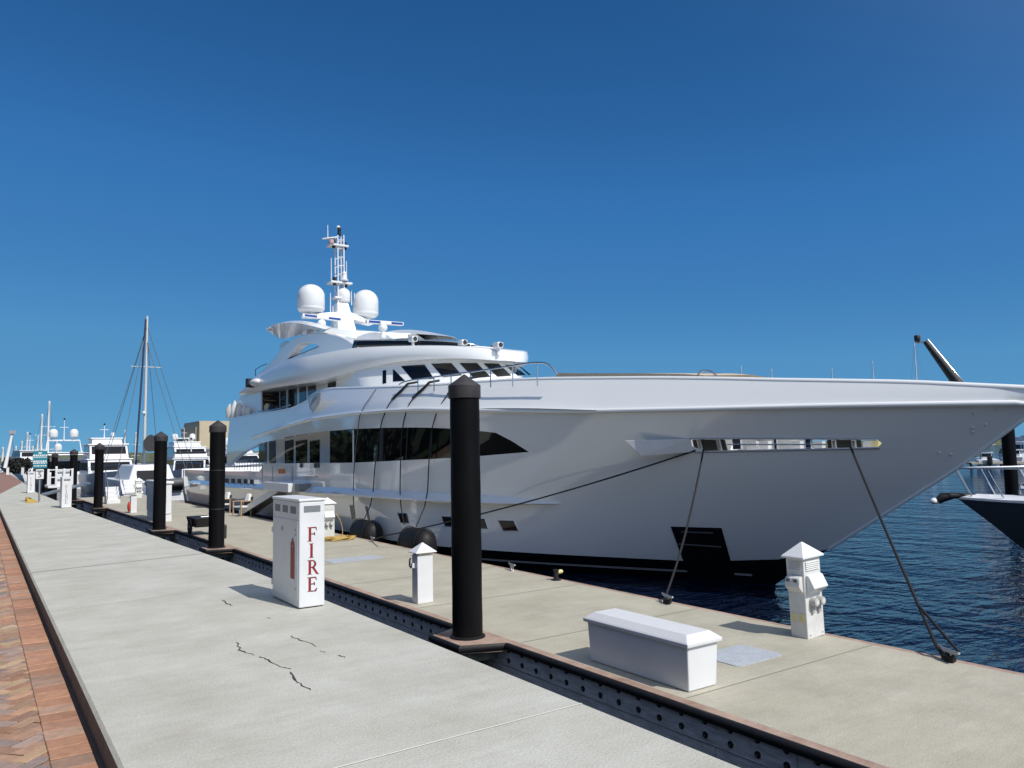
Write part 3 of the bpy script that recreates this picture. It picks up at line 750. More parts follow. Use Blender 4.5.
for q in WIN:
    q = [np.array(p, float) for p in q]; rows = []
    for i in range(5):
        v = i / 4; rows.append([])
        for j in range(6):
            u = j / 5; p = (q[0] * (1 - u) + q[1] * u) * (1 - v) + (q[3] * (1 - u) + q[2] * u) * v
            s_ = solf(p[0], p[1], lambda z: Yfront(z) - .02, CF, 3.315); rows[-1].append(s_)
    x = MB(); x.skin(rows); x.build('wheelhouse_window', M_GLASS, wheel, smooth=50)
for q in (((393.3, 369.4), (394, 369.6), (405.2, 380.8), (393.3, 381.5)), ((383, 370.5), (386.3, 370), (386.3, 383), (383, 383.8)), ((328, 380), (336, 378.6), (336, 388.5), (328, 388.5)),
          ((308.2, 386), (316, 384), (316, 391), (308.2, 396)), ((299.5, 388), (306.2, 386.5), (306.2, 401), (299.5, 404)), ((288.5, 389), (296.8, 387.5), (296.8, 407), (288.5, 409)), ((280.6, 389.5), (286, 388.6), (286, 409.5), (280.6, 411)),
          ((261.5, 391.5), (279.2, 389.8), (279.2, 411.5), (261.5, 413))):
    panel('bridge_window', q, M_GLASS if q[0][0] > 270 else M_DARK, Shouse, .014, .02, wheel)
x = MB()
for k in range(6):
    s_ = sol(266 + (k % 2) * 4 + k * 1.1, 393 + k * 3.0, Shouse); x.box(s_[0] - .55, s_[0] - .03, s_[1] - .5, s_[1] + .5, s_[2], s_[2] + .05)
x.build('spiral_step', M_TEAK, yacht)
for px_, py_, m_k, r_ in ((267.5, 408, M_YELLOW, .16), (272, 409, M_DKNAVY, .16)):
    s_ = sol(px_, py_, lambda Y, z: 3.9); x = MB(); x.ball(s_, r_, 10, 8, (1, 1, 1.3)); x.build('deck_float', m_k, yacht, smooth=60)
# upper rail aft
x = MB(); P = [sol(a, b_, lambda Y, z: 4.25) for a, b_ in ((258, 411.5), (268, 410.5), (280, 408.5), (290, 405))]; x.tube(P, .025, 6); x.mirror(XC); x.build('upper_rail', M_CHROME, yacht, smooth=50)

panel('aft_screen_panel', ((241, 394), (261, 390.5), (261, 415), (227, 420.5)), M_SUPER, lambda Y, z: 4.1, .0, .06, yacht, mirror=False)
# --- brow / bridge roof
CB = .45; YB = 21.05
def Sbrow(Y, z):
    v = (Y - YB) / CB; return min(4.25, math.sqrt(v)) if v > 0 else -(abs(v) ** .5) * .2
sb = lambda p: solf(p[0], p[1], lambda z: YB, CB, 4.25, -1.3)
lowpx = [(241, 395), (260, 391), (279.5, 386.8), (300, 383.8), (320, 380.8), (346, 373), (372, 366), (392, 362), (420, 359.3), (446, 358.2), (470, 358.5), (489, 360), (500, 360.8)]
cpx = [(241, 391), (247, 383), (255, 376.7), (268, 369), (283, 362), (300, 357.6), (317, 354.4), (335, 351), (352, 348.2), (375, 346.8), (412, 346), (440, 346), (460, 346.8), (480, 349), (500, 352.5)]
zlo, zhi = sb((524, 362.5))[2], sb((524, 360))[2]
lc = smoothcurve([sb(p) for p in lowpx] + [(XC, YB, zlo)], 60)
cc_ = smoothcurve([sb(p) for p in cpx] + [(XC, YB, zhi + .12)], 60)
x = MB(); rows = []
inner_low = [(XC, p[1], p[2]) for p in lc]; rows.append(inner_low); rows.append(lc)
for u, bul in ((.12, .05), (.3, .09), (.5, .10), (.7, .08), (.88, .04)):
    rows.append([(a[0] * (1 - u) + b_[0] * u - bul * min(1, (XC - a[0]) / 3), a[1] * (1 - u) + b_[1] * u, a[2] * (1 - u) + b_[2] * u) for a, b_ in zip(lc, cc_)])
rows.append(cc_); rows.append([(p[0] + .12 * min(1, (XC - p[0]) / 1), p[1], p[2] + .03) for p in cc_]); rows.append([(XC, p[1], p[2] + .06) for p in cc_])
x.skin(rows); n = len(rows)
x.poly([r_[0] for r_ in rows])
x.mirror(XC); brow = x.build('bridge_roof', M_SUPER, yacht, smooth=40, merge=True)
# tinted flybridge screen
ss = lambda p: solf(p[0], p[1], lambda z: YB + 1.6, .45, 3.3, -1.2)
Sscr = lambda Y, z: min(3.3, math.sqrt(max(0, (Y - YB - 1.6) / .45)))
bl = smoothcurve([ss(p) for p in ((352, 348), (380, 347.5), (412, 347), (440, 347.2), (462, 348), (480, 349.5), (496, 352.5))], 24)
tl = smoothcurve([ss(p) for p in ((354, 340.5), (380, 340), (412, 339.8), (440, 340.6), (460, 342.2), (476, 345), (492, 350.5))], 24)
x = MB(); x.skin([bl, tl]); x.mirror(XC); scr = x.build('flybridge_screen', M_GLASS, yacht, smooth=60, solid=.02)
x = MB(); x.tube(tl, .02, 6); x.mirror(XC); x.build('screen_rail', M_CHROME, scr, smooth=60)
# --- flybridge arch
Sar = lambda Y, z: 3.75
def at_b(px, b): return [sol(*p, lambda Y, z: b) for p in px]
outer = smoothcurve(at_b([(252, 378.5), (262, 370.5), (273, 359), (281, 348), (290, 340.5), (298, 336.3), (308, 333.4), (320, 332.2), (334, 334), (346, 338.5), (355, 345), (362, 349.5)], 3.0), 50)
inner = smoothcurve(at_b([(287.5, 359), (292, 352), (297, 346), (301, 343.4), (309, 342.8), (315, 344), (318.4, 346.4)], 3.0), 26)
base_ = np.array(at_b([(287.5, 359), (296, 355.6), (306, 351.6), (318.4, 346.4)], 3.0))
cr = [tuple(p) for p in at_b([(362, 352), (350, 353.5), (330, 355.5), (310, 360), (290, 365.5), (270, 374), (255, 381)], 3.0)]
bm_ = bmesh.new()
loops = [[Vector(p) for p in list(outer) + cr], [Vector(p) for p in list(inner) + [tuple(q) for q in base_[::-1][1:-1]]]]
ed = []
for lp in loops:
    vs = [bm_.verts.new(p) for p in lp]; ed += [bm_.edges.new((vs[i], vs[(i + 1) % len(vs)])) for i in range(len(vs))]
bmesh.ops.triangle_fill(bm_, edges=ed, use_beauty=True)
x = MB(); x.V = [tuple(v.co) for v in bm_.verts]; bm_.verts.index_update(); x.F = [tuple(v.index for v in f_.verts) for f_ in bm_.faces]; x.I = [0] * len(x.F); bm_.free()
nv, nf = len(x.V), len(x.F)
x.V += [(a + .42, b_, c) for a, b_, c in x.V[:nv]]
for k in range(nf): x.F.append(tuple(nv + i for i in reversed(x.F[k]))); x.I.append(0)
o0 = 0
for lp in loops:
    for i in range(len(lp)): j = (i + 1) % len(lp); x.f((o0 + i, o0 + j, nv + o0 + j, nv + o0 + i))
    o0 += len(lp)
x.mirror(XC); x.build('flybridge_arch', M_SUPER, yacht, smooth=30, bev=.05)
# --- hardtop
sh = lambda p: solf(p[0], p[1], lambda z: 31.2, .30, 2.9, -2.3)
t1 = [sh(p) for p in ((266, 328.3), (275, 323.8), (287, 321.8), (300, 322.6), (313, 325.0), (330, 328.0), (350, 330.2), (372, 331.6), (395, 332.6), (410, 333.4), (420, 334.6))]
t2 = [sh(p) for p in ((268, 330.6), (277, 328), (289, 327), (302, 328), (315, 330.6), (332, 334.2), (352, 338.6), (374, 339.4), (396, 338.6), (411, 337.6), (420, 336.2))]
for L in (t1, t2): L += [np.array((XC + 2.9, 34.0, L[-1][2])), np.array((XC + 2.9, 38.0, L[0][2]))]
t1 = smoothcurve(t1, 60); t2 = smoothcurve(t2, 60)
x = MB(); x.skin([[(XC + (p[0] - XC) * .8, p[1] + .4, p[2] + .05) for p in t1], t1, t2, [(XC + (p[0] - XC) * .86, p[1] + .3, p[2] - .03) for p in t2]])
x.poly([(XC + (p[0] - XC) * .8, p[1] + .4, p[2] + .05) for p in t1]); x.poly([(XC + (p[0] - XC) * .86, p[1] + .3, p[2] - .03) for p in t2][::-1])
ht = x.build('hardtop', M_SUPER, yacht, smooth=40)
# drooping aft wing of the hardtop
e1 = smoothcurve(at_b([(266, 328.6), (275, 324.3), (287, 322.4), (300, 323.2), (313, 326.2), (326, 329.5)], 3.12), 24)
e2 = smoothcurve(at_b([(267.5, 330.5), (274, 335), (281, 339.2), (290, 337.5), (303, 334.5), (322, 332)], 2.5), 24)
x = MB(); x.skin([e1, e2, [(p[0] + .5, p[1], p[2] + .25) for p in e2], [(p[0] + .3, p[1], p[2] + .12) for p in e1]], close=True); x.poly(e1[:1].tolist() + e2[:1].tolist() + [(e2[0][0] + .5, e2[0][1], e2[0][2] + .25)])
x.mirror(XC); x.build('hardtop_wing', M_SUPER, yacht, smooth=40)
# aft strut of the arch behind the opening
x = MB(); q = at_b([(278, 346), (284, 341), (296, 342), (288, 352)], 2.45); x.prism(q, (.25, 0, 0)); x.mirror(XC); x.build('arch_strut', M_SUPER, yacht, bev=.03)
x = MB(); P = at_b([(289, 358.5), (303, 353.3), (318.5, 347)], 2.95); x.tube(P, .03, 6); x.build('fly_rail', M_DARK, yacht, smooth=50); x = MB()
P = at_b([(255.5, 376), (255.5, 369.5), (261, 366), (267, 363.8)], 3.5); x.tube(P, .018, 6)
x.mirror(XC); x.build('fly_rail', M_DARK, yacht, smooth=50)

# --- mast cluster (at the centreline)
cl = lambda px, py: onx(px, py, XC)
MY = cl(342, 320)[1]
def mp(px, py): return ony(px, py, MY)
mk = thing('radar_mast', 'x', 'x') if False else None
x = MB()
b0, b1, c0, c1 = mp(333, 329), mp(353.5, 329), mp(335.5, 303), mp(346.5, 303)
x.frustum([(b0[0], MY - .7, b0[2] - .5), (b1[0], MY - .7, b0[2] - .5), (b1[0], MY + .7, b0[2] - .5), (b0[0], MY + .7, b0[2] - .5)],
          [(c0[0], MY - .25, c0[2]), (c1[0], MY - .25, c0[2]), (c1[0], MY + .25, c0[2]), (c0[0], MY + .25, c0[2])])
mast = x.build('mast_pylon', M_SUPER, yacht, bev=.04)
# platform wings
pl = mp(303, 315.5); pr = mp(371, 323); pc = mp(345, 313.5)
x = MB()
for a, zz in ((pl, pl[2]), (pr, pr[2] + .0)):
    x.frustum([(pc[0], MY - .45, pc[2] - .30), (a[0], MY - .3, zz - .12), (a[0], MY + .3, zz - .12), (pc[0], MY + .45, pc[2] - .30)],
              [(pc[0], MY - .45, pc[2] + .05), (a[0], MY - .3, zz + .02), (a[0], MY + .3, zz + .02), (pc[0], MY + .45, pc[2] + .05)])
x.build('mast_wing', M_SUPER, mast, bev=.03)
def dome(cx_, yb, yt, wpx, name='satellite_dome'):
    c = mp(cx_, yb); t_ = mp(cx_, yt); w_ = (mp(cx_ + wpx / 2, yb)[0] - mp(cx_ - wpx / 2, yb)[0]) / 2; h = t_[2] - c[2]
    prof = [(w_ * .55, 0), (w_ * .82, h * .03), (w_ * .97, h * .10), (w_, h * .14), (w_ * 1.0, h * .17), (w_ * .985, h * .175), (w_ * .985, h * .19), (w_, h * .2), (w_, h * .58)] + [(w_ * math.cos(a), h * .58 + h * .42 * math.sin(a)) for a in np.linspace(.15, 1.55, 10)]
    x = MB(); x.lathe((c[0], MY, c[2]), prof, 28); x.build(name, M_WHITE, mast, smooth=35)
    x = MB(); x.lathe((c[0], MY, c[2] - .12), [(w_ * .4, 0), (w_ * .4, .14)], 12); x.build('dome_foot', M_SUPER, mast, smooth=40)
dome(311, 313, 284.5, 26); dome(365.7, 318, 290, 23.5); dome(343.2, 303, 288, 13)
x = MB()
for px_ in (336.3, 342.3):
    for dy in (-.18, .18):
        a, c = mp(px_ + .6, 310), mp(px_, 236); x.tube([(a[0], MY + dy, a[2]), (c[0], MY + dy, c[2])], .035, 6)
for py_ in np.arange(241, 300, 8.5):
    a, c = mp(336.4, py_), mp(342.4, py_)
    for dy in (-.18, .18): x.tube([(a[0], MY + dy, a[2]), (c[0], MY + dy, c[2])], .022, 6)
x.build('mast_ladder', M_WPAINT, mast, smooth=50)
for (a, c, py_, hy) in ((328, 346.5, 245, .3), (328.5, 349.8, 282.5, .35), (333, 346, 298, .3)):
    p, q = mp(a, py_), mp(c, py_); x = MB(); x.box(p[0], q[0], MY - hy, MY + hy, p[2] - .04, p[2] + .05); x.build('mast_arm', M_WPAINT, mast, bev=.015)
x = MB(); p, q = mp(322, 238.5), mp(337, 237); x.frustum([(p[0], MY - .08, p[2] - .04), (q[0], MY - .2, q[2] - .08), (q[0], MY + .2, q[2] - .08), (p[0], MY + .08, p[2] - .04)], [(p[0], MY - .08, p[2]), (q[0], MY - .2, q[2]), (q[0], MY + .2, q[2]), (p[0], MY + .08, p[2])])
x.build('mast_arm', M_WPAINT, mast, bev=.015)
for px_, py_ in ((333, 244.5), (344, 246.5), (333.8, 281.5), (345, 283.5), (338.5, 232)):
    p = mp(px_, py_); x = MB(); x.lathe((p[0], MY - .1, p[2] - .2), [(.07, 0), (.09, .02), (.09, .17), (.06, .19), (.06, .21), (.09, .23), (.09, .38), (.05, .40)], 12); x.build('navigation_light', M_BLACK, mast, smooth=40)
p = mp(338.3, 227.5); x = MB(); x.ball(p, .10, 10, 8); x.build('top_light', M_WHITE, mast, smooth=60)
p = mp(342, 277); x = MB(); x.lathe(p - np.array([0, .3, .25]), [(.18, 0), (.2, .04), (.12, .12), (.10, .3), (.12, .38), (.02, .5)], 14); x.build('small_dome', M_WHITE, mast, smooth=40)
for px_, a, c in ((327.8, 239, 225), (331.3, 280, 258), (346.5, 281, 261), (330.5, 313, 293), (333, 313, 306), (351.5, 305, 291), (354.5, 305, 293)):
    p, q = mp(px_, a), mp(px_ - .1, c); x = MB(); x.tube([p, q], [.028, .018], 6); x.build('whip_antenna', M_WPAINT, mast, smooth=50)
p = mp(329, 243.5); x = MB(); x.lathe((p[0], MY - .3, p[2] - .1), [(.12, 0), (.13, .02), (.13, .18), (.12, .2)], 12); x.build('horn', mat('pinkish_grey', (.45, .30, .32), .5), mast, smooth=40)
for (a, b_, c, d, fx, fy) in ((302, 315.2, 341, 319.8, 321.6, 323.5), (366, 321.6, 402.8, 324.2, 383, 327.8)):
    Yr = cl(fx, fy)[1]
    if a < 310: Yr = onx(fx, fy, XC - 1.5)[1]
    p, q = ony(a, b_, Yr), ony(c, d, Yr); mid_ = (p + q) / 2
    x = MB(); dv = (q - p) / np.linalg.norm(q - p); nrm = np.array([0, 1, 0])
    def bar(s0, s1, th, yy, hh): 
        A = p + (q - p) * s0; B = p + (q - p) * s1
        return [(A[0], Yr - yy, A[2] - hh), (B[0], Yr - yy, B[2] - hh), (B[0], Yr + yy, B[2] - hh), (A[0], Yr + yy, A[2] - hh)], [(A[0], Yr - yy, A[2] + hh), (B[0], Yr - yy, B[2] + hh), (B[0], Yr + yy, B[2] + hh), (A[0], Yr + yy, A[2] + hh)]
    x.frustum(*bar(0, 1, 0, .10, .075)); ra = x.build('radar_scanner', M_WHITE, yacht, bev=.02)
    for s0, s1 in ((.05, .36), (.66, .97)):
        x = MB(); x.frustum(*bar(s0, s1, 0, .104, .05)); x.build('blue_band', M_BLUE, ra)
    f_ = ony(fx, fy, Yr); x = MB(); x.ball((f_[0], Yr, f_[2]), .2, 14, 10, (1, 1, .95)); x.build('radar_gearbox', M_WHITE, ra, smooth=60)
    x = MB(); x.lathe((f_[0], Yr, f_[2] - .45), [(.14, 0), (.10, .3), (.08, .75)], 10); x.build('radar_foot', M_WHITE, ra, smooth=40)
# searchlights
for px_, py_, bf in ((415.5, 339.5, ss), (465, 343, ss), (500.5, 345.5, sb)):
    p = bf((px_, py_)); p[0] -= .1
    x = MB(); x.box(p[0] - .12, p[0] + .12, p[1] - .17, p[1] + .17, p[2] - .10, p[2] + .10); sg = x.build('searchlight', M_WHITE, yacht, bev=.05)
    x = MB(); x.lathe((p[0], p[1] - .175, p[2]), [(.08, -.004), (.08, .02)], 16, 'y'); x.build('lens', M_DARK, sg, smooth=40)
    x = MB(); x.tube([(p[0], p[1], p[2] - .1), (p[0], p[1], p[2] - .34)], .06, 10); x.build('bracket', M_WHITE, sg, smooth=40)
p = sol(258, 382.5, lambda Y, z: 4.3)
x = MB(); x.ball((p[0] - .1, p[1], p[2]), .22, 12, 8, (1.1, 2.4, .8)); fl = x.build('side_floodlight', M_WHITE, yacht, smooth=60)
x = MB(); x.box(p[0] - .35, p[0] - .02, p[1] + .42, p[1] + .75, p[2] - .18, p[2] + .22); x.build('floodlight_camera', M_BLACK, fl, bev=.03)
# crest on the wing
cr_ = [(309.2, 397.5), (317, 393.5), (322, 392.3), (321, 398), (319, 404), (314, 412.8), (310.6, 408)]
x = MB(); P = [sol(*p) for p in cr_]; x.prism([(q[0] - .05, q[1], q[2]) for q in P], (.06, 0, 0)); x.mirror(XC); crest = x.build('crest', mat('crest_silver', (.50, .51, .52), .3, metal=.5), yacht, bev=.012)
c0 = np.mean(np.array(cr_), 0)
x = MB(); P = [sol(*(c0 + (np.array(p) - c0) * .74)) for p in cr_]; x.prism([(q[0] - .066, q[1], q[2]) for q in P], (.02, 0, 0)); x.mirror(XC); x.build('crest_field', M_WHITE, crest)
for k in range(3):
    a = np.array((312.3 + k * 2.2, 406 - k * 2.6)); q = [a, a + (1.0, -.8), a + (3.4, -8.6 + k * 1.1), a + (2.4, -7.8 + k * 1.1)]
    x = MB(); P = [sol(*p) for p in q]; x.prism([(v_[0] - .085, v_[1], v_[2]) for v_ in P], (.03, 0, 0)); x.mirror(XC); x.build('crest_bar', M_STEEL, crest)
# bow rail
Sg = lambda Y, z: S(Y, min(z, fA(Y))) - .35
rl = smoothcurve([sol(*p, Sg) for p in ((399, 384.5), (405, 381), (430, 377.6), (461, 373.3), (497.5, 368.2), (520, 364.3), (536, 362.4), (546, 362.8), (552, 366.5), (556.8, 374))], 40)
x = MB(); x.tube(rl, .022, 8); x.mirror(XC); br = x.build('bow_rail', M_CHROME, yacht, smooth=60)
for a, b_, c in ((418, 379, 385), (434, 377, 383), (451, 374.5, 381), (470.5, 372, 379), (490.5, 369.3, 378), (512.5, 365.8, 378), (537, 362.5, 377.5)):
    p, q = sol(a, b_, Sg), sol(a, b_, Sg); x = MB(); x.tube([p, (q[0], q[1], fA(q[1]) - .2)], .016, 6); x.mirror(XC); x.build('stanchion', M_CHROME, br, smooth=60)
rl = smoothcurve([sol(*p, lambda Y, z: 1.6) for p in ((697, 376.5), (700, 371.6), (705, 370.2), (712, 371.4), (718, 377))], 16)
x = MB(); x.tube(rl, .02, 6); x.mirror(XC); x.build('hatch_rail', M_CHROME, yacht, smooth=60)
# tan sunpad on the foredeck
Ssp = lambda Y, z: S(Y, 2.5) - .9
a, c = sol(556, 372.8, Ssp), sol(706, 374.8, Ssp); tops = [sol(*p, Ssp) for p in ((556, 372.8), (580, 373.2), (640, 373.2), (684, 374), (706, 375.5))]
x = MB(); x.skin([[(p[0], p[1], p[2] - .5) for p in tops], tops, [(XC, p[1], p[2] + .08) for p in tops]]); x.mirror(XC); x.build('sunpad', M_TAN, yacht, smooth=30, merge=True)

# ================================================================== DOCK AND PROMENADE FURNITURE
# --- FIRE cabinets
def letter_polys(ch):
    """old-style letters in a unit box (x 0..0.7, y 0..1): list of polygons"""
    def rect(a, b, c, d): return [(a, b), (c, b), (c, d), (a, d)]
    P = []
    stem = [rect(.12, .05, .26, .95), [(.0, 0), (.38, 0), (.26, .055), (.12, .055)], [(.12, .945), (.26, .945), (.38, 1), (.0, 1)]]
    if ch == 'I': return [[(x + .12, y) for x, y in p] for p in stem]
    P += stem
    if ch in 'FE':
        P += [rect(.26, .95, .66, 1.0), [(.60, .95), (.66, .93), (.70, .76), (.66, .80)], rect(.26, .51, .52, .55), [(.50, .44), (.55, .42), (.55, .64), (.50, .62)]]
    if ch == 'E': P += [rect(.26, 0, .64, .045), [(.58, .06), (.64, .0), (.74, .22), (.69, .20)]]
    if ch == 'R':
        n = 10; cx_, cy_ = .38, .74
        for k in range(n):
            a0, a1 = math.pi / 2 - math.pi * k / n, math.pi / 2 - math.pi * (k + 1) / n
            P.append([(cx_ + .27 * math.cos(a0), cy_ + .26 * math.sin(a0)), (cx_ + .15 * math.cos(a0), cy_ + .20 * math.sin(a0)), (cx_ + .15 * math.cos(a1), cy_ + .20 * math.sin(a1)), (cx_ + .27 * math.cos(a1), cy_ + .26 * math.sin(a1))])
        P += [rect(.26, .955, .40, 1.0), rect(.26, .48, .40, .52), [(.34, .50), (.50, .52), (.80, .04), (.66, .03)], [(.66, .03), (.80, .04), (.88, .0), (.70, .0)]]
    return P
def fire_cabinet(x0, x1, y0, y1, h, label, lm, detail=True):
    r_ = thing('fire_cabinet', label, 'fire cabinet', ((x0 + x1) / 2, (y0 + y1) / 2, 0), 'white FIRE cabinets along the promenade')
    b_ = MB(); b_.box(x0, x1, y0, y1, .012, h - .03); b_.build('cabinet_body', M_WPAINT, r_, bev=.012)
    b_ = MB(); b_.box(x0 - .012, x1 + .012, y0 - .012, y1 + .012, h - .03, h); b_.build('cabinet_top', M_WPAINT, r_, bev=.012)
    W_, D_ = x1 - x0, y1 - y0
    # word down the narrow face
    for ch, cz, ln in zip('FIRE', (.672, .522, .370, .215), range(4)):
        zc = h * cz / 1.0 * 1.0; sz = .148 * h / 1.14; xl = x0 + W_ * .30
        L = MB(); S_ = MB()
        for p in letter_polys(ch):
            L.prism([(xl + u * sz, y0 - .0015, zc - sz / 2 + v * sz) for u, v in p], (0, -.002, 0))
        lo_ = L.build('letter', lm, r_)
        if detail:
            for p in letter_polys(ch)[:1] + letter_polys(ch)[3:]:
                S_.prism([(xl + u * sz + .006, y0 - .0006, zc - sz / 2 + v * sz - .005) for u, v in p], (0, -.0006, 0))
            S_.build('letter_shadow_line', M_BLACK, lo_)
    v_ = MB(); v_.box(x0 + W_ * .17, x1 - W_ * .18, y0 - .004, y0 + .01, h * .875, h * .935); v_.build('front_vent', M_GREYGL, r_, bev=.003)
    if not detail: return r_
    d_ = MB(); d_.box(x0 - .007, x0 + .004, y0 + .035, y1 - .035, .085, h * .80); door = d_.build('door_panel', M_WPAINT, r_, bev=.003)
    for k in range(3):
        yc = y1 - D_ * (.20 + .29 * k)
        v_ = MB(); v_.box(x0 - .004, x0 + .01, yc - .088, yc + .088, h * .858, h * .925); v_.build('side_vent', M_GREYGL, r_, bev=.003)
    e_ = MB(); yb = y0 + D_ * .21; 
    prof = [(-.066, .0), (.066, .0), (.066, .36), (.055, .395), (.028, .405), (.028, .415), (-.028, .415), (-.028, .405), (-.055, .395), (-.066, .36)]
    e_.prism([(x0 - .0075, yb - u, .30 + v) for u, v in prof], (-.0015, 0, 0)); e_.build('extinguisher_decal', M_REDDEC, door)
    t_ = MB(); t_.prism([(x0 - .0095, yb - u, .64 + v) for u, v in ((-.02, 0), (.02, 0), (.02, .02), (-.02, .02))], (-.001, 0, 0)); t_.prism([(x0 - .0075, yb - u, .712 + v) for u, v in ((-.035, 0), (.03, 0), (.035, .022), (-.02, .03))], (-.001, 0, 0))
    t_.build('decal_valve', M_GREYLET, door)
    t_ = MB(); yt = y0 + D_ * .60
    for a, c in (((-.028, 0), (0, .05)), ((0, .05), (.028, 0)), ((.028, 0), (-.028, 0))):
        t_.tube([(x0 - .0085, yt - a[0], .80 + a[1]), (x0 - .0085, yt - c[0], .80 + c[1])], .003, 5)
    t_.build('warning_triangle', M_GREYLET, door)
    for zz, yy in ((.83, .10), (.20, .10), (.97 * .8, .10)):
        k_ = MB(); k_.lathe((x0 - .012, y0 + D_ * .09 + .02, zz), [(.012, 0), (.012, .01)], 10, 'x'); k_.build('lock', M_STEEL, door)
    for zz in (.18, .78):
        k_ = MB(); k_.lathe((x0 - .012, y1 - .022, zz - .03), [(.008, 0), (.008, .06)], 8); k_.build('hinge', M_WPAINT, door)
    return r_
fire_cabinet(2.865, 3.15, 8.19, 9.10, 1.165, 'white cabinet lettered FIRE in dark red with a red extinguisher decal, nearest on the promenade', M_RED)
fire_cabinet(2.33, 2.62, 29.75, 30.5, 1.03, 'white FIRE cabinet right of the teal sign post, lettered in grey', M_GREYLET, False)
fire_cabinet(2.02, 2.32, 44.3, 45.0, 1.03, 'white FIRE cabinet left of the teal sign post, farthest along the promenade', M_GREYLET, False)

# --- dock box
db = thing('dock_box', 'long low white dock box with sloping lid on the dock edge', 'dock box', (6.25, 6.4, ZD))
X0, X1, Y0_, Y1_ = 6.045, 6.465, 5.65, 7.19
x = MB(); tp = .02
x.frustum([(X0, Y0_, ZD + .004), (X1, Y0_, ZD + .004), (X1, Y1_, ZD + .004), (X0, Y1_, ZD + .004)], [(X0 - tp, Y0_ - tp, ZD + .455), (X1 + tp, Y0_ - tp, ZD + .455), (X1 + tp, Y1_ + tp, ZD + .455), (X0 - tp, Y1_ + tp, ZD + .455)])
x.build('box_body', M_WHITE, db, bev=.014)
x = MB(); o = .055
lp = lambda d, z: [(X0 - d, Y0_ - d, z), (X1 + d, Y0_ - d, z), (X1 + d, Y1_ + d, z), (X0 - d, Y1_ + d, z)]
x.frustum(lp(o, ZD + .455), lp(o + .003, ZD + .50))
n = x.v(lp(o + .003, ZD + .50)); 
x.frustum(lp(o - .004, ZD + .499), lp(-.035, ZD + .565)); x.build('box_lid', M_WHITE, db, bev=.010)
for k in (.25, .75):
    x = MB(); yy_ = Y0_ + (Y1_ - Y0_) * k; x.box(X1 + .058, X1 + .066, yy_ - .04, yy_ + .04, ZD + .43, ZD + .50); x.build('hinge', M_STEEL, db)

